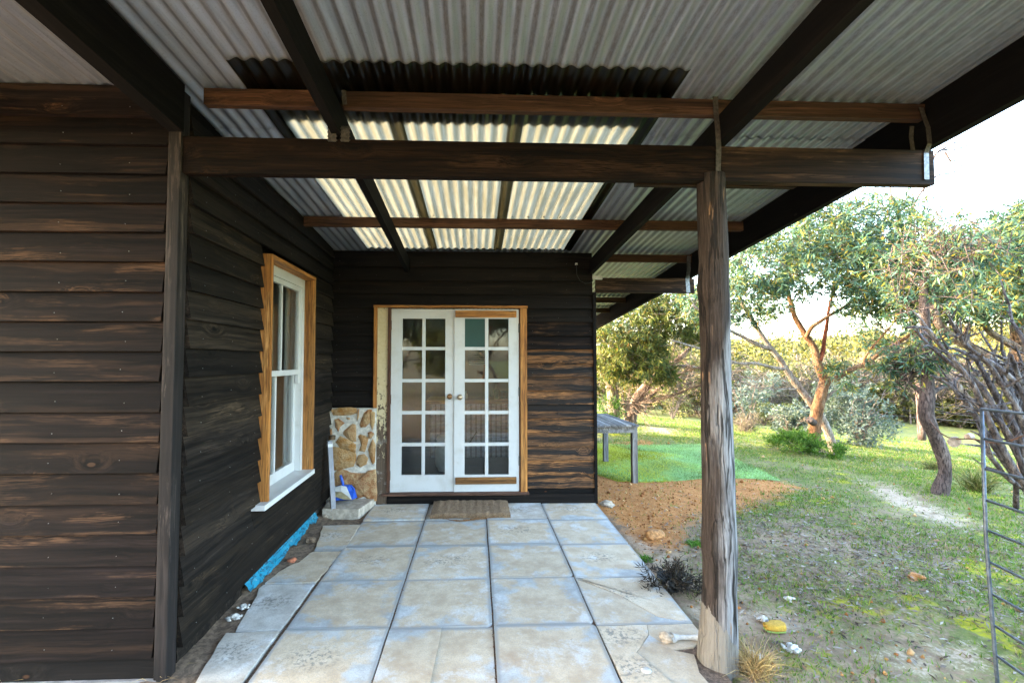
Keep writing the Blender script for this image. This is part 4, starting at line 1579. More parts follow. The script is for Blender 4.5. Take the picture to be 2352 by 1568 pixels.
lip = [(225, 1096, 4.915), (300, 1100, 4.905), (365, 1145, 4.89), (410, 1188, 4.862), (320, 1180, 4.865), (228, 1150, 4.88)]
pts = [dpt(*q) for q in lip]
nn = len(pts)
bk = [p + Vector((0.004, 0.010, 0)) for p in pts]
MB().add(pts + bk, [tuple(range(nn)), tuple(range(2 * nn - 1, nn - 1, -1))] + [(i, nn + i, nn + (i + 1) % nn, (i + 1) % nn) for i in range(nn)]).build('tray', 'tan_plastic', dp)
MB().tube([dpt(320, 1045, 5.0), dpt(318, 1000, 5.0), dpt(305, 950, 5.0), dpt(292, 908, 4.995)], [0.013, 0.015, 0.015, 0.011], 10).build('handle', 'blue_plastic', dp, smooth=True)


# bones, stones, sponge and scraps
def bone(u, v, L, ang, label, z=0.0):
    p = on_z(u, v, z)
    z0 = z + 0.012
    d = Vector((math.cos(ang), math.sin(ang), 0))
    s = Vector((-d.y, d.x, 0))
    mb = MB()
    if L < 0.1:          # knuckly fragment
        mb.blob(p + Vector((0, 0, 0.012)), (L * .30, L * .26, L * .22), ang, 0.6, 3, 1.7)
        for k in range(5):
            a = ang + k * 1.26 + rng.uniform(-.4, .4)
            q = p + Vector((math.cos(a), math.sin(a), 0)) * L * rng.uniform(.28, .5) + Vector((0, 0, rng.uniform(.006, .02)))
            mb.blob(q, (L * rng.uniform(.10, .22), L * rng.uniform(.10, .2), L * rng.uniform(.07, .12)), a, 0.7, 2, 1.9)
        return tag(mb.build('bone', 'bone', smooth=True), label, 'bone')
    ts = [i / 12 for i in range(13)]
    rad = [L * (0.075 + 0.10 * (abs(t - .5) * 2) ** 4) for t in ts]
    mb.tube([p + d * (t - 0.5) * L + s * 0.04 * L * math.sin(t * 3) + Vector((0, 0, z0 - z)) for t in ts], rad, 10, True, 0.12)
    for e in (-0.5, 0.5):
        for k in (-1, 1):
            mb.blob(p + d * e * L + s * k * 0.10 * L + Vector((0, 0, z0 - z)), (0.11 * L, 0.10 * L, 0.09 * L), e + k, 0.3, 2)
    return tag(mb.build('bone', 'bone', smooth=True), label, 'bone')


bone(1578, 1469, 0.16, -0.05, 'long bleached bone lying on the shattered paver beside the post')
bone(560, 1397, 0.07, 1.1, 'stubby white bone by the weatherboard wall, beside the ragged pavers', -0.01)
bone(541, 1421, 0.08, 0.7, 'white knuckled bone in the wall debris next to a dry leaf', -0.01)
bone(1812, 1378, 0.06, 2.0, 'small white bone on the grass beyond the post', -0.03)
bone(1752, 1424, 0.07, 0.3, 'white bone chip on bare sand just behind the yellow sponge', -0.03)
bone(1820, 1494, 0.09, 0.6, 'jagged white bone in the grass near the sponge', -0.03)
bone(1737, 1516, 0.09, -0.8, 'knuckled white bone beside the dry straw tuft', -0.03)


def rock(u, v, rad, mat, name, label, cat, z=0.0, seed=1.0):
    p = on_z(u, v, z)
    mb = MB().blob(p + Vector((0, 0, rad[2] * 0.6)), rad, seed, 0.55, 3, 1.3)
    return tag(mb.build(name, mat), label, cat)


rock(1534, 1470, (0.038, 0.034, 0.026), 'rock', 'rock', 'lump of tan limestone beside the long bone on the pavers', 'rock', 0, 2)
rock(1503, 1236, (0.085, 0.07, 0.05), 'rock_orange', 'rock', 'orange ironstone boulder at the edge of the gravel patch', 'rock', -0.04, 3)
rock(671, 1291, (0.035, 0.028, 0.022), 'brick', 'brick_chip', 'red brick chip in the soil under the blue membrane', 'brick', -0.01, 4)
rock(748, 1189, (0.035, 0.03, 0.025), 'rock', 'rock', 'pale round pebble at the foot of the grey stake', 'rock', -0.02, 5)
rock(712, 1246, (0.05, 0.04, 0.03), 'soil', 'rock', 'dull brown rock in the soil beside the cut pavers', 'rock', -0.015, 6)
rock(1395, 1160, (0.07, 0.10, 0.03), 'rock', 'rock', 'pale flat rock at the corner of the house', 'rock', -0.04, 7)
rock(2107, 1333, (0.05, 0.04, 0.035), 'rock_orange', 'rock', 'rusty orange stone lying in the mossy grass', 'rock', -0.03, 8)
p = on_z(1484, 1540)
tag(MB().lathe((p.x, p.y, 0.001), [(0.024, 0), (0.026, 0.003), (0.022, 0.007), (0.008, 0.009)], 14).build('shell', 'bone', smooth=True), 'white round shell lying on the shattered paver', 'shell')
# sponge
p = on_z(1779, 1447, -0.03)
sp_o = empty('sponge', (p.x, p.y, -0.03), 'yellow kitchen sponge with green scourer lying on bare sand', 'sponge')
pl = [(0.8 * a, 0.8 * b) for a, b in ((-0.075, -0.03), (-0.02, -0.05), (0.06, -0.048), (0.085, 0.0), (0.07, 0.045), (-0.01, 0.05), (-0.04, 0.02), (-0.075, 0.025))]
MB().prism([(p.x + a, p.y + b) for a, b in pl], -0.018, 0.014).build('foam', 'sponge', sp_o, bevel=0.010, smooth=True)
MB().prism([(p.x + a * 0.97, p.y + b * 0.97) for a, b in pl], -0.026, -0.0185).build('scourer', 'turf', sp_o, bevel=0.003)

# work light on the end of the beam, with its cable
wl = empty('work_light', (1.32, 5.07, 2.47), 'small white work light clipped under the roof at the house corner', 'lamp')
a, b = on_y(1361, 642, 5.05), on_y(1383, 634, 5.05)
MB().box(a.x, b.x, 5.03, 5.065, a.z, b.z).build('housing', 'lamp', wl, bevel=0.006)
g = MB()
for i in range(6):
    x = a.x + (b.x - a.x) * (i + 0.5) / 6
    g.box(x - 0.006, x + 0.006, 5.027, 5.0295, a.z + 0.008, b.z - 0.008)
g.build('diode_strip', 'bone', wl)
cab = [on_y(u, v, 5.07) for u, v in ((1324, 607), (1324, 615), (1325, 632), (1332, 645), (1344, 651), (1356, 650), (1362, 644))]
MB().tube(cab, 0.004, 6).build('cable', 'black_plastic', wl)
MB().box(cab[0].x - 0.012, cab[0].x + 0.012, 5.07, 5.09, cab[0].z - 0.006, cab[0].z + 0.016).build('connector', 'lamp', wl, bevel=0.003)

# ------------------------------------------------------------------ things seen inside through the glass
bench = empty('kitchen_bench', (0.2, 7.3, 0.06), 'timber topped kitchen bench with corrugated iron front behind the glass doors', 'bench')
MB().box(-0.75, 1.12, 7.0, 7.7, 0.90, 0.95).build('bench_top', 'orange_x', bench)
xs = np.linspace(-0.7, 1.1, 3)
zs = np.linspace(0.08, 0.88, 90)
X, Zz = np.meshgrid(xs, zs)
Yy = 7.06 + 0.012 * np.cos(2 * np.pi * Zz / 0.076)
ii = np.arange(X.size).reshape(X.shape)
f = np.stack([ii[:-1, :-1], ii[:-1, 1:], ii[1:, 1:], ii[1:, :-1]], -1).reshape(-1, 4)
mesh_np('iron_front', np.stack([X, Yy, Zz], -1).reshape(-1, 3), f, 'iron', bench, (0.2, 7.06, 0.5), smooth=True)
gb = empty('gas_bottle', (-0.42, 6.3, 0.06), 'white gas bottle standing on the floor behind the doors', 'gas bottle')
MB().lathe((-0.42, 6.3, 0.07), [(0.09, 0), (0.10, 0.02), (0.10, 0.04), (0.125, 0.06), (0.135, 0.10), (0.135, 0.28), (0.12, 0.33), (0.07, 0.37), (0.03, 0.38)], 24).build('tank', 'gas', gb, smooth=True)
MB().tube([(-0.42 + 0.07 * math.cos(t / 16 * 5.4), 6.3 + 0.07 * math.sin(t / 16 * 5.4), 0.49) for t in range(17)], 0.055, 6).build('collar', 'white', gb, smooth=True)
MB().tube([(-0.36, 6.3, 0.5), (-0.25, 6.28, 0.44), (-0.1, 6.35, 0.42), (0.0, 6.5, 0.55)], 0.009, 6).build('hose', 'black_plastic', gb, smooth=True)
rk = empty('dish_rack', (0.55, 7.2, 0.951), 'wire dish rack on the bench behind the glass doors', 'rack')
for z in (0.96, 1.06):
    MB().tube([(0.38, 7.1, z), (0.72, 7.1, z), (0.72, 7.4, z), (0.38, 7.4, z), (0.38, 7.1, z)], 0.006, 6).build('rim', 'galv', rk)
for i in range(7):
    x = 0.40 + i * 0.05
    MB().tube([(x, 7.1, 1.06), (x, 7.12, 0.96), (x, 7.38, 0.96), (x, 7.4, 1.06)], 0.003, 5).build('wire', 'galv', rk)
for i, (x, h, mt) in enumerate(((-0.25, 0.20, 'black_plastic'), (-0.17, 0.12, 'white'), (0.30, 0.22, 'tan_plastic'))):
    lab = ('dark bottle', 'short white jar', 'tan sauce bottle')[i] + ' standing on the kitchen bench behind the door glass'
    tag(MB().lathe((x, 7.15, 0.952), [(0.03, 0), (0.033, 0.01), (0.033, h * 0.6), (0.014, h * 0.8), (0.014, h)], 14).build('bottle' if i != 1 else 'jar', mt, smooth=True), lab, 'bottle' if i != 1 else 'jar')

# ------------------------------------------------------------------ table, turf mat, fences
tb = empty('garden_table', (1.72, 6.6, -0.035), 'weathered grey slatted timber table beside the house wall', 'table')
TQ = [Vector((1.36, 5.93)), Vector((2.10, 5.95)), Vector((2.03, 7.22)), Vector((1.33, 7.20))]


def tq(u, v):
    return (TQ[0].lerp(TQ[1], u)).lerp(TQ[3].lerp(TQ[2], u), v)


for i in range(8):
    a0, a1 = i / 8 + 0.006, (i + 1) / 8 - 0.006
    pl = [tq(a0, 0), tq(a1, 0), tq(a1, 1), tq(a0, 1)]
    MB().prism([tuple(q) for q in pl], 0.685, 0.712).build('slat', 'grey_wood', tb, bevel=0.003)
for (u0, v0, u1, v1) in ((0.06, 0.05, 0.94, 0.05), (0.06, 0.95, 0.94, 0.95), (0.05, 0.06, 0.05, 0.94), (0.95, 0.06, 0.95, 0.94)):
    a, b = tq(u0, v0), tq(u1, v1)
    d = (b - a).normalized()
    s = Vector((-d.y, d.x)) * 0.012
    MB().prism([tuple(a - s), tuple(b - s), tuple(b + s), tuple(a + s)], 0.60, 0.684).build('apron', 'grey_wood', tb, bevel=0.002)
for (u, v) in ((0.09, 0.07), (0.95, 0.07), (0.09, 0.93), (0.93, 0.93)):
    q = tq(u, v)
    MB().box(q.x - 0.036, q.x + 0.036, q.y - 0.036, q.y + 0.036, tz(q.x, q.y) - 0.01, 0.683).build('leg', 'grey_wood_z', tb, bevel=0.004)

turf = [(1.84, 6.05), (4.02, 6.05), (4.10, 7.0), (4.20, 7.8), (4.42, 8.6), (1.65, 8.6), (1.55, 7.4), (1.66, 6.4)]
tl_y, tl_x = [6.05, 6.4, 7.4, 8.6], [1.84, 1.66, 1.55, 1.65]
tr_y, tr_x = [6.05, 7.0, 7.8, 8.6], [4.02, 4.10, 4.20, 4.42]
mbt = MB()
NU, NV = 40, 34
tv, tf = [], []
for j in range(NV + 1):
    y = 6.05 + 2.55 * j / NV
    a, b = float(np.interp(y, tl_y, tl_x)), float(np.interp(y, tr_y, tr_x))
    for i in range(NU + 1):
        x = a + (b - a) * i / NU
        yy = y + 0.025 * mnoise.noise(Vector((x * 1.7, 3, y)))
        edge_ = min(i, NU - i, j, NV - j)
        tv.append((x + 0.02 * mnoise.noise(Vector((y * 3, 8, 0))), yy, tz(x, yy) + (0.003 if edge_ == 0 else 0.024) + 0.008 * mnoise.noise(Vector((x * 1.6, yy * 1.6, 0)))))
for j in range(NV):
    for i in range(NU):
        a = j * (NU + 1) + i
        tf.append((a, a + 1, a + NU + 2, a + NU + 1))
me = bpy.data.meshes.new('turf_mat')
me.from_pydata([(x - 3, y - 7.2, z) for x, y, z in tv], [], tf)
me.shade_smooth()
me.materials.append(MAT['turf'])
tm = link(bpy.data.objects.new('turf_mat', me), None, (3, 7.2, 0))
n = 26000
fx, fy = nrg.uniform(1.6, 4.4, n), nrg.uniform(6.04, 8.58, n)
k_ = (fx > np.interp(fy, tl_y, tl_x)) & (fx < np.interp(fy, tr_y, tr_x))
fx, fy = fx[k_], fy[k_]
n = len(fx)
P = np.stack([fx, fy, terrain(fx, fy) + 0.016], 1)
D = np.stack([nrg.normal(0, .35, n), nrg.normal(0, .35, n), np.ones(n)], 1) * nrg.uniform(.016, .03, (n, 1))
sd = np.stack([nrg.normal(0, 1, n), nrg.normal(0, 1, n), np.zeros(n)], 1)
sd = sd / np.linalg.norm(sd, axis=1, keepdims=True) * 0.006
mo = smooth(np.sin(fx * 1.9 + 0.8 * np.sin(fy * 3.1)) * np.cos(fy * 1.7 + fx) + (2.9 - fx) * 0.8, 0.1, 0.9)[:, None]
c = (np.array([0.30, 0.47, 0.19]) * (1 - mo) + np.array([0.42, 0.42, 0.03]) * mo) * nrg.uniform(.6, 1.3, (n, 1)) * (0.8 + 0.3 * np.sin(fx * 5.1 + 2 * np.sin(fy * 2.3)) * np.cos(fy * 4.2))[:, None]
tag(mesh_np('pile_fibres', np.stack([P - sd, P + sd, P + D], 1).reshape(-1, 3), np.arange(3 * n).reshape(-1, 3), 'blade', tm, (3, 7.2, 0), np.repeat(c, 3, 0), k=3), kind='stuff')
lv, lf_, lc = [], [], []
for _ in range(420):
    x, y = rng.uniform(1.7, 4.3), rng.uniform(6.05, 8.5)
    flake((x, y, tz(x, y) + 0.045), rng.uniform(0.02, 0.08), rng.uniform(0.006, 0.016), rng.uniform(0, 6.3), rng.choice([(0.20, 0.12, 0.07), (0.30, 0.20, 0.12), (0.12, 0.08, 0.05)]))
tag(mesh_np('fallen_leaves', np.array(lv), np.array(lf_), 'litter', cols=np.array(lc), origin=(3, 7.2, 0)), 'dry leaves fallen on the turf mat', 'leaf litter', kind='stuff')
tag(tm, 'bright green artificial turf mat laid on the orange gravel under the table', 'turf mat')

# steel mesh panel, running back toward the viewer
mp = empty('mesh_panel', (2.06, 1.9, -0.03), 'rusty grey steel bar mesh panel standing upright at the garden edge', 'mesh panel')
MX, MY = on_y(2257, 1000, 1.9).x, 1.9
mdir = Vector((0.19, 1.0, 0)).normalized()
ztop = on_y(2256, 939, 1.9).z
zb = [ztop - (on_y(2258, 939, 1.9).z - on_y(2258, v, 1.9).z) for v in (1007, 1076, 1148, 1218, 1291, 1364, 1436, 1506, 1578, 1650)]
MB().tube([(MX + 0.030, MY, -0.06), (MX + 0.012, MY, 0.4), (MX - 0.004, MY, 0.8), (MX, MY, ztop)], 0.0070, 10).build('upright', 'steel_bar', mp, smooth=True)
for i in range(1, 7):
    q = Vector((MX, MY, 0)) - mdir * 0.2 * i
    MB().tube([(q.x, q.y, -0.06), (q.x, q.y, ztop)], 0.007, 8).build('upright', 'steel_bar', mp, smooth=True)
for i, z in enumerate([ztop] + zb):
    e = 0.010
    sh = 0.030 * max(0, (1.0 - z)) * 0.9
    a = Vector((MX + sh, MY - 0.011, z)) + mdir * 0.014
    b = Vector((MX, MY - 0.011, z)) - mdir * 1.22
    MB().tube([a, a.lerp(b, .5) + Vector((0, 0, 0.003 * (-1) ** i)), b], 0.0058, 8).build('crossbar', 'steel_bar', mp, smooth=True)

wr = empty('lid_string', tuple(on_y(2190, 1010, 2.1)), 'rusty wire threaded with old tin lids hanging off the mesh panel', 'wire')
wp = [(2134, 962, 2.25), (2145, 978, 2.2), (2160, 994, 2.16), (2178, 1004, 2.12), (2200, 1008, 2.08), (2225, 1007, 2.02), (2255, 1011, 1.96), (2290, 1018, 1.9), (2320, 1012, 1.85), (2352, 1000, 1.8)]
MB().tube([on_y(*q) for q in wp], 0.003, 6).build('wire', 'rust', wr)
c = on_y(2193, 1015, 2.09)
MB().tube([c, c + Vector((0.002, 0.006, 0.002))], [0.026, 0.026], 18).build('tin_lid', 'lid', wr)
c = on_y(2222, 1003, 2.03)
MB().tube([c, c + Vector((0.02, 0.004, 0.002))], [0.013, 0.016], 14).build('tin_lid', 'lid', wr)

# far wire fence
fw = empty('wire_fence', (19, 26, tz(19, 26)), 'far wire fence with thin posts along the foot of the slope', 'fence')
A, B = Vector((13.5, 31.5)), Vector((27.0, 17.5))
for i in range(9):
    q = A.lerp(B, i / 8)
    z = tz(q.x, q.y)
    MB().tube([(q.x, q.y, z - 0.1), (q.x, q.y, z + 1.15)], 0.04, 7).build('fence_post', 'twig', fw)
for h in (0.35, 0.65, 0.95, 1.1):
    pts = [A.lerp(B, i / 24) for i in range(25)]
    MB().tube([(q.x, q.y, tz(q.x, q.y) + h) for q in pts], 0.008, 4).build('fence_wire', 'galv', fw)


# ------------------------------------------------------------------ foliage
def rot_rand(n):
    v = nrg.normal(size=(n, 3))
    return v / np.linalg.norm(v, axis=1, keepdims=True)


def leaves_at(P, D, L, W, droop=0.5, palette=None, spread=0.7, bend=0.0):
    """leaf quads: P base points, D growth directions"""
    n = len(P)
    d = D * (1 - spread) + rot_rand(n) * spread
    d[:, 2] -= droop
    d /= np.linalg.norm(d, axis=1, keepdims=True)
    s = np.cross(d, rot_rand(n))
    s /= np.linalg.norm(s, axis=1, keepdims=True) + 1e-9
    l = (L * nrg.uniform(0.65, 1.25, n))[:, None]
    w = (W * nrg.uniform(0.7, 1.3, n))[:, None]
    nrm = np.cross(d, s)
    v = np.stack([P, P + d * l * 0.42 - s * w / 2 + nrm * w * 0.15, P + d * l + nrm * bend * l, P + d * l * 0.42 + s * w / 2 + nrm * w * 0.15], 1).reshape(-1, 3)
    f = np.arange(4 * n).reshape(-1, 4)
    pal = np.array([p[0] for p in palette])
    wt = np.array([p[1] for p in palette], dtype=float)
    ci = nrg.choice(len(pal), n, p=wt / wt.sum())
    c = pal[ci] * nrg.uniform(0.7, 1.3, (n, 1))
    return v, f, np.repeat(c, 4, axis=0)


EUC = [((0.046, 0.098, 0.060), 4), ((0.075, 0.140, 0.100), 3), ((0.14, 0.165, 0.042), 2.6), ((0.022, 0.050, 0.032), 2.0), ((0.20, 0.165, 0.022), 0.9), ((0.11, 0.15, 0.12), 1.0), ((0.19, 0.11, 0.025), 0.35)]
EUC_Y = [((0.085, 0.105, 0.025), 4), ((0.13, 0.135, 0.032), 3), ((0.042, 0.072, 0.026), 2.8), ((0.19, 0.17, 0.05), 1.2), ((0.17, 0.10, 0.03), 0.4)]
SILVER = [((0.1100, 0.1500, 0.1450), 4), ((0.1500, 0.1850, 0.1750), 3), ((0.0650, 0.0950, 0.0900), 2), ((0.0900, 0.1100, 0.0750), 1)]
GREEN = [((0.0680, 0.1440, 0.0160), 4), ((0.0400, 0.0960, 0.0120), 3), ((0.1040, 0.1920, 0.0280), 2)]
OLIVE = [((0.0900, 0.0938, 0.0263), 4), ((0.0562, 0.0638, 0.0210), 3), ((0.1500, 0.1350, 0.0375), 2), ((0.2250, 0.1875, 0.0600), 0.6)]
HILL = [((0.155, 0.135, 0.034), 4), ((0.085, 0.088, 0.030), 3.4), ((0.24, 0.19, 0.05), 1.5), ((0.05, 0.06, 0.030), 2.4), ((0.12, 0.11, 0.07), 1.2)]  # golden tones put the warm sunlight on the hill into the leaf colours
GREYB = [((0.150, 0.118, 0.100), 3), ((0.085, 0.066, 0.056), 3), ((0.12, 0.11, 0.06), 1.4), ((0.20, 0.165, 0.145), 1)]
FLOWER = [((0.0840, 0.0980, 0.0280), 5), ((0.1330, 0.1330, 0.0420), 3), ((0.4340, 0.3850, 0.1820), 0.9)]


def crown_points(blobs, density):
    """twig bases scattered through ellipsoids, thicker toward the shell, in clumps"""
    P, D = [], []
    for (c, r, n) in blobs:
        c, r = np.array(c), np.array(r)
        n = int(n * density)
        k = max(3, n // 9)
        cc = rot_rand(k) * nrg.uniform(0.45, 1.0, (k, 1)) ** 0.6
        cl = cc[nrg.integers(0, k, n)] + nrg.normal(size=(n, 3)) * 0.21
        P.append(c + cl * r)
        D.append(cl / (np.linalg.norm(cl, axis=1, keepdims=True) + 1e-6))
    return np.concatenate(P), np.concatenate(D)


def foliage(name, parent, blobs, density, per, L, W, palette, droop=0.5, spread=0.7, origin=None, twiglen=0.22, mat='leaf', twigs=True, twig_mat='bark_dark', bend=0.0):
    P, D = crown_points(blobs, density)
    n = len(P)
    T = D * 0.6 + rot_rand(n) * 0.6
    T[:, 2] -= droop * 0.3
    T /= np.linalg.norm(T, axis=1, keepdims=True)
    t = nrg.uniform(0, 1, (n, per))
    B = (P[:, None, :] + T[:, None, :] * (t[..., None] * twiglen)).reshape(-1, 3)
    DD = np.repeat(T, per, axis=0)
    v, f, c = leaves_at(B, DD, L, W, droop, palette, spread, bend)
    # clump-wise tone, as new and old growth differ
    tone = np.repeat(np.repeat(nrg.uniform(0.78, 1.22, n), per), 4)[:, None]
    o = mesh_np(name, v, f, mat, parent, origin, c * tone)
    if twigs:
        m = MB()
        sel = nrg.choice(n, min(n, 420), replace=False)
        for i in sel:
            a = Vector(P[i] - T[i] * twiglen * 1.2)
            m.tube([a, Vector(P[i]), Vector(P[i] + T[i] * twiglen)], [0.006, 0.005, 0.002], 3, False)
        tag(m.build('twigs', twig_mat, parent), kind='stuff')
    return o


def limb(mb, pts, r0, r1, n=10, jit=0.10, wob=0.012, sub=4):
    """smooth tapering limb through 3d points"""
    pts = [Vector(p) for p in pts]
    out = []
    for i in range(len(pts) - 1):
        p0, p1, p2, p3 = pts[max(i - 1, 0)], pts[i], pts[i + 1], pts[min(i + 2, len(pts) - 1)]
        for k in range(sub):
            t = k / sub
            q = 0.5 * ((2 * p1) + (p2 - p0) * t + (2 * p0 - 5 * p1 + 4 * p2 - p3) * t * t + (3 * p1 - p0 - 3 * p2 + p3) * t ** 3)
            out.append(q)
    out.append(pts[-1])
    m = len(out)
    rad = []
    for i, q in enumerate(out):
        t = i / (m - 1)
        rad.append((r0 * (1 - t) + r1 * t) * (1 + jit * mnoise.noise(q * 4.0)))
        if 0 < i:
            out[i] = q + Vector((mnoise.noise(q * 3), mnoise.noise(q * 3 + Vector((7, 0, 0))), 0)) * wob
    mb.tube(out, rad, n, True, 0.10)
    return out


def pxs(lst, y, dy=0.0):
    """pixels -> 3d at depth y, drifting by dy toward the tip"""
    n = len(lst)
    return [on_y(u, v, y + dy * i / max(1, n - 1)) for i, (u, v) in enumerate(lst)]


def pblob(u, v, ru, rv, y, rd, n):
    c = on_y(u, v, y)
    return (tuple(c), (ru * y / 1065, rd, rv * y / 1065), n)


def spray(mb, pts, k, L, r=0.006, up=0.2):
    """fine side twigs along a limb"""
    for _ in range(k):
        i = rng.randrange(len(pts) // 3, len(pts))
        p = pts[i]
        d = Vector((rng.gauss(0, 1), rng.gauss(0, 1), rng.gauss(up, 0.7))).normalized()
        l = L * rng.uniform(0.5, 1.3)
        q1 = p + d * l * 0.5 + Vector((0, 0, rng.uniform(-.08, .08) * l))
        q2 = p + d * l + Vector((rng.uniform(-.2, .2), rng.uniform(-.2, .2), rng.uniform(-.2, .2))) * l
        mb.tube([p, q1, q2], [r, r * 0.7, r * 0.3], 4, False)


# ---- main gum tree
TY = 8.7
gum = empty('gum_tree', (6.5, TY, tz(6.5, TY)), 'gum tree with forked orange trunk above the low green shrub', 'tree')
tk = MB()
A_ = limb(tk, pxs([(1871, 1045), (1871, 1031), (1872, 972), (1880, 927), (1887, 899), (1897, 874)], TY), 0.115, 0.092, 14)
limb(tk, pxs([(1897, 876), (1885, 850), (1876, 822), (1869, 797), (1851, 772), (1835, 745), (1824, 723), (1812, 680), (1800, 630)], TY, 0.2), 0.085, 0.03, 10)
limb(tk, pxs([(1852, 774), (1864, 752), (1885, 737), (1903, 725), (1945, 700), (1985, 665)], TY, -0.4), 0.042, 0.02, 8)
d1 = limb(tk, pxs([(1895, 876), (1921, 869), (1946, 854), (1978, 841), (1998, 831), (2020, 812), (2070, 782), (2130, 745), (2175, 705), (2205, 665)], TY, -0.6), 0.055, 0.022, 9)
d2 = limb(tk, pxs([(1978, 840), (1994, 809), (2021, 777), (2050, 745), (2075, 715)], TY, -0.5), 0.024, 0.010, 7)
spray(tk, d1, 30, 0.5)
spray(tk, d2, 14, 0.5)
tr = tk.build('trunk', 'bark_orange', gum, smooth=True)
rl = MB()
limb(rl, pxs([(1883, 828), (1890, 806), (1894, 772), (1900, 740), (1905, 705), (1915, 660), (1925, 610)], TY, 0.1), 0.042, 0.02, 9)
rl.build('limb', 'bark_red', gum, smooth=True)['label'] = 'red peeling upright limb'
plm = MB()
limb(plm, pxs([(1921, 1060), (1919, 1049), (1910, 1015), (1898, 983), (1882, 953), (1867, 931), (1835, 890), (1812, 858), (1790, 824), (1767, 795), (1744, 761), (1722, 727), (1702, 690), (1690, 640)], TY + 0.3, -0.3), 0.092, 0.03, 12)
e1 = limb(plm, pxs([(1769, 801), (1744, 793), (1710, 775), (1679, 760), (1640, 735), (1590, 700)], TY, -0.6), 0.045, 0.018, 8)
e2 = limb(plm, pxs([(1800, 847), (1780, 845), (1756, 839), (1733, 834), (1699, 835), (1680, 829), (1640, 810), (1590, 795), (1545, 782)], TY, -0.6), 0.036, 0.014, 8)
e3 = limb(plm, pxs([(1890, 928), (1910, 902), (1942, 890), (1978, 872), (2015, 872), (2060, 845)], TY, -0.3), 0.028, 0.008, 6)
e4 = limb(plm, pxs([(1830, 893), (1790, 893), (1740, 890), (1700, 875)], TY, -0.3), 0.016, 0.006, 6)
for e, k in ((e1, 26), (e2, 30), (e3, 26), (e4, 20)):
    spray(plm, e, k, 0.55, 0.006, 0.1)
plm.build('limb', 'bark_pale', gum, smooth=True)['label'] = 'pale grey leaning limb'
MB().tube([on_y(1868, 970, TY - 0.05), on_y(1861, 964, TY - 0.22), on_y(1860, 963, TY - 0.24)], [0.065, 0.065, 0.05], 12).build('cut_stub', 'bark_dark', gum)
gb_ = [pblob(1755, 610, 95, 62, TY - .5, .7, 150), pblob(1845, 545, 110, 62, TY, .9, 190), pblob(1955, 520, 125, 52, TY, .9, 190), pblob(1905, 610, 125, 65, TY - .5, .8, 200),
       pblob(2040, 570, 105, 68, TY - .4, .9, 190), pblob(2105, 640, 105, 66, TY - .8, .7, 190), pblob(1735, 680, 55, 45, TY - .4, .5, 50), pblob(1985, 665, 95, 46, TY - .6, .6, 90),
       pblob(2015, 745, 75, 36, TY + .5, .5, 46), pblob(1795, 690, 50, 36, TY + .2, .5, 34), pblob(1925, 865, 34, 24, TY - .2, .25, 16), pblob(1640, 690, 60, 45, TY - .5, .6, 70), pblob(2165, 690, 60, 46, TY - .9, .5, 80)]
foliage('crown', gum, gb_, 2.5, 12, 0.125, 0.023, EUC, 0.35, 0.7, origin=(6.5, TY, 3.5))

# ---- tree at right with the dark sinuous trunk
RY = 5.35
dk = empty('paperbark_tree', (5.45, RY, tz(5.45, RY)), 'dark furrowed sinuous tree trunk standing near the tussock grass', 'tree')
tk = MB()
limb(tk, pxs([(2157, 1142), (2161, 1127), (2172, 1083), (2163, 1033), (2144, 992), (2129, 955), (2128, 911), (2131, 874), (2128, 830), (2127, 767), (2120, 700), (2125, 640)], RY), 0.086, 0.042, 14, 0.3)
q1 = limb(tk, pxs([(2125, 910), (2102, 890), (2084, 874), (2069, 858), (2050, 850)], RY, 0.4), 0.034, 0.012, 8, 0.2)
q2 = limb(tk, pxs([(2131, 912), (2155, 893), (2185, 880), (2215, 850), (2240, 820)], RY, 0.5), 0.03, 0.012, 8, 0.2)
spray(tk, q1, 24, 0.4)
spray(tk, q2, 24, 0.4)
tk.build('trunk', 'bark_dark', dk, smooth=True)
foliage('crown', dk, [pblob(2095, 815, 55, 34, RY + .2, .35, 55), pblob(2080, 850, 48, 26, RY + .2, .3, 40), pblob(2140, 610, 95, 60, RY, .5, 90), pblob(2180, 560, 110, 60, RY + .2, .6, 110), pblob(2130, 700, 60, 36, RY, .4, 40)],
        1.5, 12, 0.10, 0.018, EUC, 0.3, 0.7, origin=(5.45, RY, 2.5))

# ---- spreading tree further right
SY = 7.2
sp_t = empty('spreading_tree', (9.3, SY, tz(9.3, SY)), 'spreading gum with thick crooked limbs arching over the dead branches', 'tree')
tk = MB()
limb(tk, pxs([(2375, 1130), (2368, 1000), (2358, 900), (2350, 820), (2346, 760), (2342, 700), (2335, 620), (2330, 560)], SY), 0.19, 0.09, 12, 0.2)
limb(tk, pxs([(2352, 880), (2310, 848), (2281, 833), (2259, 814), (2222, 792), (2184, 770), (2156, 745), (2140, 700)], SY, -0.3), 0.10, 0.05, 10, 0.2)
limb(tk, pxs([(2348, 810), (2325, 792), (2285, 770), (2266, 752), (2262, 730), (2235, 700)], SY, -0.3), 0.065, 0.03, 9, 0.2)
q3 = limb(tk, pxs([(2365, 1000), (2330, 962), (2285, 945), (2253, 936), (2222, 920), (2190, 880), (2165, 858), (2137, 838)], SY, -0.2), 0.11, 0.04, 10, 0.2)
q4 = limb(tk, pxs([(2226, 795), (2218, 765), (2228, 745), (2250, 725)], SY, -0.3), 0.045, 0.02, 8, 0.2)
spray(tk, q3, 40, 0.6)
spray(tk, q4, 30, 0.6)
tk.build('trunk', 'bark_mixed', sp_t, smooth=True)
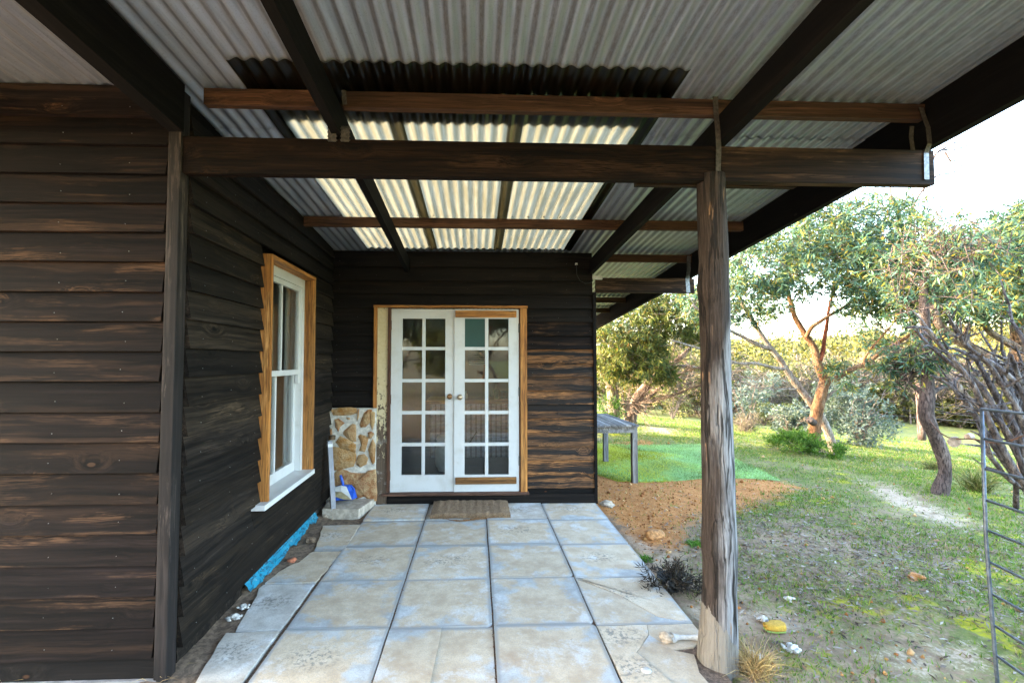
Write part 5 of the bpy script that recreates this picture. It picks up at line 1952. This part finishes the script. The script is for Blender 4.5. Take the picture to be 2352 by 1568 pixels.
foliage('crown', sp_t, [pblob(2240, 620, 100, 65, SY, .8, 200), pblob(2320, 560, 100, 65, SY, .9, 210), pblob(2400, 520, 90, 70, SY, .9, 110), pblob(2330, 660, 90, 50, SY - .5, .7, 160), pblob(2250, 690, 80, 34, SY - .4, .6, 100), pblob(2400, 640, 90, 70, SY, .8, 90), pblob(2345, 505, 45, 40, SY, .5, 50)],
        2.3, 12, 0.115, 0.022, EUC, 0.25, 0.7, origin=(9.3, SY, 3.0))

# ---- trees seen between the house and the post
LY = 12.0
lt = empty('gum_tree', (3.7, LY, tz(3.7, LY)), 'gum tree with reddish forked trunk behind the slatted table', 'tree')
tk = MB()
limb(tk, pxs([(1411, 985), (1410, 945), (1407, 904), (1402, 884)], LY), 0.17, 0.13, 12)
limb(tk, pxs([(1403, 888), (1390, 866), (1374, 848), (1352, 815)], LY), 0.09, 0.05, 9)
limb(tk, pxs([(1404, 888), (1411, 866), (1402, 842), (1393, 827), (1388, 790), (1395, 750)], LY), 0.10, 0.05, 9)
q5 = limb(tk, pxs([(1410, 866), (1430, 840), (1450, 815), (1475, 780), (1500, 745)], LY, -0.6), 0.055, 0.025, 8)
spray(tk, q5, 30, 0.9)
tk.build('trunk', 'bark_mixed', lt, smooth=True)
foliage('crown', lt, [pblob(1400, 800, 36, 60, LY - .6, .7, 110), pblob(1440, 765, 66, 60, LY - .8, .8, 200), pblob(1495, 730, 66, 46, LY - .8, .8, 170), pblob(1560, 710, 55, 55, LY - .9, .8, 150), pblob(1450, 835, 50, 34, LY - .8, .6, 100), pblob(1495, 830, 46, 30, LY - .8, .6, 90), pblob(1522, 850, 24, 18, LY - .8, .4, 30), pblob(1590, 740, 40, 40, LY - .9, .6, 70)],
        2.2, 12, 0.14, 0.028, EUC_Y, 0.4, 0.7, origin=(3.7, LY, 3))
lt2 = empty('leaning_tree', (4.1, LY + .3, tz(4.1, LY + .3)), 'leaning twiggy grey tree with long bare branches beyond the turf mat', 'tree')
tk = MB()
LZ = LY + 0.3
q = [limb(tk, pxs([(1446, 980), (1450, 953), (1463, 915), (1488, 883), (1513, 858), (1544, 837), (1585, 800)], LZ), 0.17, 0.05, 10, 0.2),
     limb(tk, pxs([(1458, 950), (1478, 925), (1502, 901), (1537, 873), (1570, 855)], LZ, -0.4), 0.08, 0.03, 8),
     limb(tk, pxs([(1460, 935), (1480, 924), (1544, 908), (1590, 890), (1640, 878)], LZ, -0.5), 0.06, 0.02, 8),
     limb(tk, pxs([(1440, 975), (1437, 945), (1446, 930), (1466, 924)], LZ, -0.6), 0.05, 0.02, 8),
     limb(tk, pxs([(1488, 884), (1480, 850), (1450, 820), (1440, 790)], LZ, 0.3), 0.05, 0.02, 8),
     limb(tk, pxs([(1535, 845), (1570, 840), (1620, 850), (1660, 870)], LZ, 0.3), 0.05, 0.02, 8)]
for e in q:
    spray(tk, e, 70, 1.0, 0.010, 0.15)
tk.build('trunk', 'bark_mixed', lt2, smooth=True)
foliage('crown', lt2, [pblob(1570, 790, 55, 40, LZ, .7, 40), pblob(1520, 770, 50, 35, LZ + .5, .7, 40)], 1.0, 9, 0.14, 0.03, EUC_Y, 0.4, 0.7, origin=(4.1, LZ, 3))

# ---- tall bare branch tops against the sky
bt = empty('bare_tree', (14.5, 14.0, tz(14.5, 14.0)), 'tall bare dead tree whose twigs show beyond the beam end', 'tree')
tk = MB()
BY = 14.0
limb(tk, pxs([(2118, 1010), (2108, 850), (2092, 700), (2072, 560), (2062, 490), (2045, 450)], BY), 0.10, 0.05, 8)
for l in ([(2062, 500), (2075, 470), (2090, 440), (2085, 410)], [(2050, 462), (2045, 430), (2058, 405)], [(2080, 520), (2110, 450), (2150, 405), (2190, 396), (2225, 365), (2245, 345)],
          [(2120, 440), (2150, 352), (2190, 345), (2230, 330), (2245, 312)], [(2150, 352), (2185, 332), (2215, 318)], [(2170, 350), (2185, 370), (2200, 365)]):
    e = limb(tk, pxs(l, BY), 0.035, 0.010, 6)
    spray(tk, e, 14, 0.35, 0.007)
tk.build('trunk', 'bark_dark', bt, smooth=True)

# ---- dead branch heap leaning over the mesh panel
dd = empty('dead_shrub', (2.95, 2.6, tz(2.95, 2.6)), 'silver grey dead shrub with bare tangled branches behind the mesh panel', 'dead shrub')
tk = MB()
DY = 2.55
base = [(2440, 1720), (2405, 1400), (2385, 1200)]
limb(tk, pxs(base + [(2365, 1120)], DY), 0.05, 0.03, 9, 0.2)
BR = [[(2375, 1140), (2330, 1085), (2290, 1010), (2255, 930), (2225, 870), (2160, 795), (2130, 755), (2084, 752)],
      [(2370, 1130), (2345, 1060), (2310, 990), (2262, 900), (2215, 855), (2180, 830), (2140, 797), (2110, 768)],
      [(2378, 1150), (2315, 1070), (2270, 1000), (2230, 935), (2205, 908), (2175, 880), (2137, 862)],
      [(2372, 1120), (2340, 1000), (2300, 925), (2262, 860), (2232, 810), (2200, 770), (2182, 742), (2172, 742)],
      [(2380, 1100), (2352, 990), (2330, 925), (2310, 880), (2292, 840), (2280, 806)],
      [(2385, 1090), (2362, 960), (2340, 900), (2318, 850), (2300, 802)],
      [(2390, 1100), (2372, 980), (2352, 900), (2335, 850), (2325, 815)],
      [(2372, 1135), (2310, 1095), (2285, 1065), (2268, 1040), (2262, 985)],
      [(2390, 1180), (2365, 1130), (2320, 1105), (2290, 1075)],
      [(2380, 1060), (2345, 960), (2305, 890), (2265, 830), (2215, 790), (2205, 765), (2190, 780)],
      [(2385, 1050), (2360, 930), (2325, 870), (2275, 830), (2240, 822), (2190, 800), (2150, 810)],
      [(2395, 1000), (2380, 860), (2350, 780), (2325, 740), (2318, 700)],
      [(2385, 980), (2352, 870), (2300, 850), (2262, 862), (2230, 860)],
      [(2365, 1110), (2325, 1010), (2295, 965), (2262, 945), (2240, 915)],
      [(2380, 1030), (2338, 930), (2320, 890), (2335, 855), (2352, 835)],
      [(2336, 1092), (2335, 1120), (2334, 1165)]]
for i, b in enumerate(BR):
    e = limb(tk, pxs(b, DY + rng.uniform(-0.12, 0.25), rng.uniform(-0.2, 0.2)), 0.021 if i < 7 else 0.016, 0.007 if i < 15 else 0.014, 8, 0.25, 0.008)
    if i < 15:
        for _ in range(9):
            k = rng.randrange(len(e) // 4, len(e))
            d = Vector((rng.uniform(-1, 0.3), rng.uniform(-.6, .6), rng.uniform(-.1, 1))).normalized()
            l = rng.uniform(0.05, 0.2)
            limb(tk, [e[k], e[k] + d * l * 0.5 + Vector((0, 0, rng.uniform(-.02, .02))), e[k] + d * l], 0.008, 0.003, 5, 0.2, 0.004, 2)
tk.build('branches', 'dead', dd, smooth=True)


# ---- shrubs
def shrub(name, label, cat, u, v, y, ru, rv, palette, n, L, W, density=1.0, per=10, group=None, droop=0.0, stems=10, x=None, rw=None, hw=None, stem_mat='twig', spread=0.75):
    """(u, v) pixel of the base at depth y, or x given in metres"""
    if x is None:
        x = on_y(u, v, y).x
        rw, hw = ru * y / 1065, rv * y / 1065
    z = tz(x, y)
    r = empty(name, (x, y, z), label, cat, group)
    bl = []
    for k in range(6):
        a = rng.uniform(0, 6.28)
        q = rng.uniform(0.2, 0.62)
        bl.append(((x + math.cos(a) * rw * q, y + math.sin(a) * rw * q, z + hw * rng.uniform(0.35, 0.72)), (rw * rng.uniform(.42, .6), rw * rng.uniform(.42, .6), hw * rng.uniform(.26, .40)), n / 6))
    foliage('foliage', r, bl, density, per, L, W, palette, droop, spread, origin=(x, y, z), twiglen=L * 1.6, twigs=False)
    sm = MB()
    for k in range(stems):
        a = rng.uniform(0, 6.28)
        e = Vector((x + math.cos(a) * rw * .6, y + math.sin(a) * rw * .6, z + hw * rng.uniform(.5, .8)))
        p = limb(sm, [Vector((x, y, z - .05)), Vector((x, y, z)).lerp(e, .45) + Vector((0, 0, .1 * hw)), e], 0.02 * hw ** .5, 0.006, 5, 0.1, 0.01, 3)
        spray(sm, p, 5, hw * .3, 0.006)
    sm.build('stems', stem_mat, r)
    return r


shrub('silver_shrub', 'tall silver blue leafed shrub behind the gum trunk', 'shrub', 1975, 1040, 12.0, 90, 150, SILVER, 900, 0.095, 0.032, stems=14)
shrub('silver_shrub', 'low spreading silver blue bush left of the gum trunk fork', 'shrub', 1815, 1025, 12.8, 60, 70, SILVER, 480, 0.095, 0.032)
shrub('silver_shrub', 'distant silver shrub rising behind the verandah post', 'shrub', 1720, 1000, 17.0, 60, 140, SILVER, 260, 0.12, 0.036)
shrub('green_shrub', 'low bright green shrub spreading around the gum trunk base', 'shrub', 1845, 1055, 8.2, 85, 44, GREEN, 520, 0.06, 0.012, per=12, stems=8, droop=-0.5)
shrub('green_shrub', 'ragged end of bright green shrub trailing into the grass', 'shrub', 1915, 1072, 7.7, 50, 24, GREEN, 200, 0.055, 0.011, per=12, stems=5, droop=-0.5)
shrub('sapling', 'bright green feathery sapling behind the table top', 'shrub', 1396, 975, 10.0, 22, 75, GREEN, 120, 0.10, 0.016, droop=-0.6, stems=6)
shrub('wattle_bush', 'yellow flowering wattle bush beside the fence posts', 'shrub', 1755, 985, 20.0, 70, 70, FLOWER, 320, 0.10, 0.04)
shrub('wattle_bush', 'pale yellow flowered bush beyond the turf mat', 'shrub', 1545, 975, 18.0, 55, 85, FLOWER, 280, 0.10, 0.04)
shrub('brushwood', 'dead brown brushwood clump between two grass tussocks near the post', 'brushwood', 1714, 1010, 13.5, 32, 34, GREYB, 160, 0.16, 0.010, droop=-0.4, stems=30)
shrub('burnt_bush', 'charred black little bush at the paving edge by the post', 'bush', 1550, 1350, 3.2, 62, 46, [((0.02, 0.016, 0.014), 3), ((0.05, 0.035, 0.025), 1)], 150, 0.05, 0.006, droop=-0.1, stems=26, stem_mat='black_plastic')
for i, (u, v, y, ru, rv, pal, nn, nm, lb, ct) in enumerate((
        (1620, 985, 22, 70, 150, OLIVE, 480, 'scrub_bush', 'olive green scrub bush growing at the foot of the slope', 'bush'),
        (1785, 985, 24, 80, 150, OLIVE, 480, 'scrub_bush', None, 'bush'),
        (1480, 975, 21, 60, 120, OLIVE, 480, 'scrub_bush', None, 'bush'),
        (1905, 1000, 26, 80, 150, OLIVE, 480, 'scrub_bush', None, 'bush'),
        (2210, 1010, 22, 70, 90, OLIVE, 480, 'scrub_bush', None, 'bush'),
        (2320, 1020, 20, 70, 120, OLIVE, 480, 'scrub_bush', None, 'bush'),
        (1400, 965, 24, 70, 130, OLIVE, 480, 'scrub_bush', None, 'bush'),
        (1545, 960, 26, 60, 150, OLIVE, 480, 'scrub_bush', None, 'bush'),
        (1690, 970, 27, 60, 140, OLIVE, 480, 'scrub_bush', None, 'bush'),
        (2180, 1012, 24, 70, 130, GREYB, 400, 'thicket_bush', None, 'bush'),
        (1960, 1000, 27, 80, 140, GREYB, 400, 'thicket_bush', None, 'bush'),
        (1560, 970, 23, 60, 120, GREYB, 400, 'thicket_bush', None, 'bush'),
        (2060, 1000, 25, 75, 180, GREYB, 420, 'thicket_bush', 'grey brown leafless thicket bush below the hillside', 'bush'),
        (2110, 1005, 23, 65, 170, GREYB, 420, 'thicket_bush', None, 'bush'),
        (1765, 975, 22, 70, 130, GREYB, 420, 'thicket_bush', None, 'bush'),
        (1840, 985, 23, 70, 130, GREYB, 420, 'thicket_bush', None, 'bush'),
        (1650, 975, 24, 60, 140, GREYB, 420, 'thicket_bush', None, 'bush'))):
    lab = 'olive green scrub bush growing at the foot of the slope' if pal is OLIVE else 'grey brown leafless thicket bush below the hillside'
    grp = 'olive scrub bushes at the foot of the slope' if pal is OLIVE else 'grey leafless thicket bushes'
    tw_ = pal is GREYB
    shrub(nm, lab, ct, u, v, y, ru, rv, pal, nn, 0.30 if tw_ else 0.17, 0.036 if tw_ else 0.075, group=grp, droop=-0.2 if tw_ else 0.1, stems=26 if tw_ else 10)

for i in range(22):
    t = i / 21
    bx_, by_ = 5.0 + 27.0 * t + rng.uniform(-.5, .5), 31.5 - 15.0 * t + rng.uniform(0, 4.5)
    kind = i % 3
    tw_ = kind != 1
    shrub('thicket_bush' if tw_ else 'scrub_bush',
          'grey brown leafless thicket bush below the hillside' if tw_ else 'olive green scrub bush growing at the foot of the slope', 'bush',
          0, 0, by_, 0, 0, GREYB if tw_ else OLIVE, 430, 0.30 if tw_ else 0.20, 0.045 if tw_ else 0.085,
          group='grey leafless thicket bushes' if tw_ else 'olive scrub bushes at the foot of the slope', droop=-0.2 if tw_ else 0.1, stems=14, x=bx_, rw=rng.uniform(1.5, 2.1), hw=rng.uniform(2.2, 3.4))

# scrub covering the far hillside
N = 3400
hx, hy = [], []
while len(hx) < N:
    d = 34 + 150 * rng.random() ** 1.5
    a = rng.uniform(0.02, 1.30)
    x, y = d * math.sin(a), d * math.cos(a)
    if 0.9 * x + 0.43 * y > 33:
        hx.append(x)
        hy.append(y)
hx, hy = np.array(hx), np.array(hy)
hz = terrain(hx, hy)
dist = np.hypot(hx, hy)
per = 34
rad = nrg.uniform(0.7, 1.6, N) * (0.8 + dist / 160) * np.where(nrg.uniform(0, 1, N) > 0.9, 2.0, 1.0)
C3 = np.stack([hx, hy, hz + rad * 0.55], 1)
dirs = rot_rand(N * per)
rr = np.repeat(rad, per)[:, None]
Pp = np.repeat(C3, per, axis=0) + dirs * rr * np.array([1.0, 1.0, 0.62]) * nrg.uniform(0.55, 1.0, (N * per, 1))
lv_, lfq, lcq = leaves_at(Pp, dirs, 1.0, 0.6, -0.2, HILL, 0.55)
lsz = np.repeat(np.repeat(0.28 + dist / 240, per), 4)[:, None]
ctr = np.repeat(Pp, 4, axis=0)
lv_ = ctr + (lv_ - ctr) * lsz * 1.1
tone = np.repeat(np.repeat(nrg.uniform(0.6, 1.4, N), per), 4)[:, None]
hs = mesh_np('hillside_scrub', lv_, lfq, 'leaf', None, (60, 60, 0), lcq * tone)
tag(hs, 'low olive scrub tinted golden like sunlight covering the far hillside', 'scrub', kind='stuff')


# ------------------------------------------------------------------ grass, litter, pebbles
def tuft(name, label, u, v, z, n, h, spread, pal, cat='grass tuft', w=0.006):
    p = on_z(u, v, z)
    zz = tz(p.x, p.y)
    P = np.stack([p.x + nrg.normal(0, spread * .25, n), p.y + nrg.normal(0, spread * .25, n), np.full(n, zz - 0.005)], 1)
    D = np.stack([nrg.normal(0, spread, n), nrg.normal(0, spread, n), np.full(n, 1.0) * h], 1)
    D /= np.linalg.norm(D, axis=1, keepdims=True)
    s = np.cross(D, rot_rand(n))
    s /= np.linalg.norm(s, axis=1, keepdims=True)
    l = (h * nrg.uniform(.5, 1.25, n))[:, None]
    bend = np.concatenate([D[:, :2], np.full((n, 1), -0.6)], 1)
    M = P + D * l * .55
    T = P + D * l + bend * l * .25
    v_ = np.stack([P - s * w / 2, P + s * w / 2, M + s * w * .4, M - s * w * .4, T, T], 1)
    V = v_.reshape(-1, 3)
    b = np.arange(n)[:, None] * 6
    F = np.concatenate([b + np.array([0, 1, 2, 3]), b + np.array([3, 2, 4, 5])], 0)
    pa = np.array([q[0] for q in pal])
    c = pa[nrg.integers(0, len(pa), n)] * nrg.uniform(.7, 1.3, (n, 1))
    o = mesh_np(name, V, F, 'blade', None, (p.x, p.y, zz), np.repeat(c, 6, 0))
    return tag(o, label, cat)


TUS = [((0.08, 0.10, 0.025), 1), ((0.13, 0.14, 0.04), 1), ((0.05, 0.065, 0.02), 1), ((0.24, 0.20, 0.09), 1)]
STRAW = [((0.36, 0.25, 0.12), 1), ((0.46, 0.34, 0.18), 1), ((0.28, 0.18, 0.09), 1)]
tuft('tussock', 'spiky green tussock grass behind the mesh panel', 2246, 1120, -0.05, 420, 0.34, 0.20, TUS)
tuft('tussock', 'olive tussock of rushes in the paddock left of the dark trunk', 2140, 1063, -0.1, 160, 0.25, 0.16, TUS)
tuft('straw_tuft', 'dry yellow straw tuft at the foot of the bush post', 1735, 1545, -0.03, 420, 0.19, 0.11, STRAW, w=0.003)
tuft('straw_tuft', 'dry straw wisps by the corner of the dark weatherboard wall', 370, 1556, -0.01, 26, 0.16, 0.16, STRAW, w=0.003)
tuft('straw_tuft', 'dry grass wisps below the lowest front weatherboard', 60, 1550, -0.03, 30, 0.15, 0.2, STRAW, w=0.003)
tuft('weed', 'fresh green weed growing at the charred paving edge', 1480, 1285, -0.03, 160, 0.06, 0.07, [((0.09, 0.20, 0.03), 1), ((0.06, 0.14, 0.02), 1)], 'weed', 0.008)
tuft('weed', 'small green weed beside the burnt bush and post', 1545, 1330, -0.03, 140, 0.05, 0.07, [((0.09, 0.20, 0.03), 1), ((0.06, 0.14, 0.02), 1)], 'weed', 0.008)
tuft('weed', 'leafy green weed against the post on the gravel side', 1598, 1250, -0.03, 200, 0.06, 0.10, [((0.10, 0.22, 0.03), 1), ((0.07, 0.15, 0.02), 1)], 'weed', 0.010)


def scatter(n, x0, x1, y0, y1, keep):
    xs, ys = nrg.uniform(x0, x1, n), nrg.uniform(y0, y1, n)
    k = keep(xs, ys)
    m = nrg.uniform(0, 1, n) < k
    return xs[m], ys[m]


def fall(x, y, d0):
    d = np.hypot(x - 1.0, y - 1.0)
    return 1 / (1 + (d / d0) ** 2)


def turf_m(x, y):
    return poly_mask(x, y, turf, 0.03)


def grass_keep(x, y):
    g, gr, s = masks(x, y)
    patch = 0.5 + 0.5 * np.sin(x * 2.3 + 1.7 * np.sin(y * 1.9)) * np.cos(y * 2.7 + 1.3 * np.sin(x * 1.4))
    return np.clip((gr - 0.15) * 1.9, 0, 1) * (1 - 0.9 * g) * (1 - 0.93 * np.clip(s * 1.4, 0, 1)) * (0.10 + 0.90 * patch) * fall(x, y, 4.5) * (1 - turf_m(x, y))


gxs, gys = scatter(2400000, 1.35, 17, 0.3, 18, grass_keep)
ok = (gxs > 1.42) | (gys > 5.3)
gxs, gys = gxs[ok], gys[ok]
n = len(gxs)
gz = terrain(gxs, gys)
hh = nrg.uniform(0.010, 0.036, n) * (1 + 0.10 * np.hypot(gxs, gys) * 0.6)
P = np.stack([gxs, gys, gz - 0.003], 1)
D = np.stack([nrg.normal(0, .55, n), nrg.normal(0, .55, n), np.ones(n)], 1)
D /= np.linalg.norm(D, axis=1, keepdims=True)
s = np.cross(D, rot_rand(n))
s /= np.linalg.norm(s, axis=1, keepdims=True)
w = (nrg.uniform(.0012, .0026, n) * (1 + 0.16 * np.hypot(gxs, gys)))[:, None]
V = np.stack([P - s * w, P + s * w, P + D * hh[:, None]], 1).reshape(-1, 3)
F = np.arange(3 * n).reshape(-1, 3)
pal = np.array([(0.085, 0.18, 0.018), (0.13, 0.22, 0.025), (0.055, 0.12, 0.014), (0.20, 0.22, 0.035), (0.30, 0.24, 0.11), (0.07, 0.15, 0.04)])
far = smooth(np.hypot(gxs, gys), 6, 12)
c = pal[nrg.choice(6, n, p=[.28, .22, .2, .14, .08, .08])] * nrg.uniform(.7, 1.3, (n, 1))
c = 1.15 * c * (1 - far[:, None] * np.array([0.05, 0.18, 0.0]))
gobj = mesh_np('grass', V, F, 'blade', None, (4, 4, 0), np.repeat(c, 3, 0), k=3)
tag(gobj, 'short patchy green grass growing on the sandy ground', 'grass', kind='stuff')

# taller tufts in the grass
cx_, cy_ = scatter(48000, 1.4, 15, 0.4, 16, lambda x, y: 0.35 * grass_keep(x, y))
per = 16
n = len(cx_) * per
dd_ = np.repeat(np.hypot(cx_, cy_), per)
bx, by = np.repeat(cx_, per) + nrg.normal(0, .022, n), np.repeat(cy_, per) + nrg.normal(0, .022, n)
P = np.stack([bx, by, terrain(bx, by) - 0.003], 1)
D = np.stack([nrg.normal(0, .5, n), nrg.normal(0, .5, n), np.ones(n)], 1)
D /= np.linalg.norm(D, axis=1, keepdims=True)
D *= (np.repeat(nrg.uniform(.02, .075, len(cx_)), per) * nrg.uniform(.5, 1.2, n))[:, None]
s = np.stack([nrg.normal(0, 1, n), nrg.normal(0, 1, n), np.zeros(n)], 1)
s = s / np.linalg.norm(s, axis=1, keepdims=True) * (nrg.uniform(.001, .0024, n) * (1 + .12 * dd_))[:, None]
pal = np.array([(0.10, 0.20, 0.025), (0.15, 0.24, 0.035), (0.07, 0.14, 0.02), (0.22, 0.23, 0.05), (0.34, 0.27, 0.13)])
c = np.repeat(pal[nrg.choice(5, len(cx_), p=[.3, .25, .2, .13, .12])], per, 0) * nrg.uniform(.7, 1.3, (n, 1))
tag(mesh_np('grass', np.stack([P - s, P + s, P + D], 1).reshape(-1, 3), np.arange(3 * n).reshape(-1, 3), 'blade', None, (4, 4, 0), np.repeat(c, 3, 0), k=3), 'small taller grass clumps standing in the short grass', 'grass', kind='stuff')

# fallen gum leaves
def lit_keep(x, y):
    g, gr, s = masks(x, y)
    lit = np.exp(-(((x - 3.0) / 1.5) ** 2 + ((y - 3.9) / 1.2) ** 2))
    return np.clip(0.16 + 0.9 * lit, 0, 1) * (1 - 0.75 * np.clip(s, 0, 1)) * (1 - .8 * g) * fall(x, y, 5.0) * (1 - turf_m(x, y))


lx, ly = scatter(230000, 1.35, 12, 0.4, 13, lit_keep)
n = len(lx)
P = np.stack([lx, ly, terrain(lx, ly) + nrg.uniform(0.004, 0.022, n)], 1)
ang = nrg.uniform(0, 6.283, n)
D = np.stack([np.cos(ang), np.sin(ang), nrg.normal(0, .14, n)], 1)
S = np.stack([-np.sin(ang), np.cos(ang), nrg.normal(0, .35, n)], 1)
l = nrg.uniform(.018, .065, n)[:, None]
w = nrg.uniform(.003, .008, n)[:, None]
V = np.stack([P - D * l / 2, P - S * w + np.array([0, 0, .002]), P + D * l / 2, P + S * w + np.array([0, 0, .002])], 1).reshape(-1, 3)
pal = np.array([(0.28, 0.225, 0.19), (0.40, 0.34, 0.30), (0.20, 0.13, 0.085), (0.34, 0.21, 0.12), (0.12, 0.085, 0.07), (0.50, 0.44, 0.39)])
c = pal[nrg.integers(0, 6, n)] * nrg.uniform(.35, 0.8, (n, 1))
tag(mesh_np('leaf_litter', V, np.arange(4 * n).reshape(-1, 4), 'litter', None, (4, 4, 0), np.repeat(c, 4, 0)), 'fallen dry gum leaves scattered over the ground', 'leaf litter', kind='stuff')

# ironstone gravel
def peb_keep(x, y):
    g, gr, s = masks(x, y)
    return np.clip(g + 0.05 + 0.25 * s * (x < 2.4), 0, 1) * fall(x, y, 6.0) * (1 - turf_m(x, y))


qx, qy = scatter(60000, 1.36, 9, 0.6, 10, peb_keep)
n = len(qx)
OCT = np.array([(1, 0, 0), (-1, 0, 0), (0, 1, 0), (0, -1, 0), (0, 0, 1), (0, 0, -1)], dtype=float)
OF = np.array([(0, 2, 4), (2, 1, 4), (1, 3, 4), (3, 0, 4), (2, 0, 5), (1, 2, 5), (3, 1, 5), (0, 3, 5)])
r = (0.004 + 0.012 * nrg.uniform(0, 1, n) ** 4 + 0.018 * (nrg.uniform(0, 1, n) > 0.98))[:, None, None]
V = OCT[None] * nrg.uniform(.6, 1.3, (n, 6, 1)) * r + np.stack([qx, qy, terrain(qx, qy) + r[:, 0, 0] * .3], 1)[:, None, :]
F = (OF[None] + (np.arange(n) * 6)[:, None, None]).reshape(-1, 3)
pal = np.array([(0.36, 0.15, 0.045), (0.44, 0.22, 0.08), (0.26, 0.10, 0.035), (0.50, 0.31, 0.15)])
c = pal[nrg.integers(0, 4, n)] * nrg.uniform(.75, 1.25, (n, 1))
tag(mesh_np('gravel', V.reshape(-1, 3), F, 'litter', None, (2.5, 5, 0), np.repeat(c, 6, 0), k=3), 'orange ironstone gravel scattered beside the paving', 'gravel', kind='stuff')

# ------------------------------------------------------------------ bush behind the viewer, mirrored in the door glass
for i, (src, x, y, rz, sc, lab) in enumerate((
        (gum, -3.5, -11.0, 2.2, 1.0, 'gum tree with forked orange trunk in the yard opposite the doors'),
        (lt, 2.0, -13.0, 1.0, 1.1, 'gum tree with reddish trunk in the yard opposite the doors'),
        (lt, -9.0, -10.0, 3.0, 1.0, 'reddish trunked gum at the far end of the yard opposite the doors'),
        (gum, 6.5, -10.5, 0.4, 1.1, 'broad gum tree with forked orange trunk behind the yard'),
        (gum, -7.0, -16.0, 4.0, 1.3, 'large gum tree standing well back across the yard'),
        (lt, -1.0, -9.0, 4.4, 0.9, 'smaller gum tree directly opposite the glass doors'),
        (lt, 10.0, -14.0, 5.1, 1.2, 'tall reddish gum tree at the yard corner'),
        (gum, 0.5, -18.0, 5.5, 1.4, 'largest gum tree on the far side of the yard'))):
    c = copy_tree(src, (x, y, tz(x, y)), rz, sc)
    c['label'] = lab
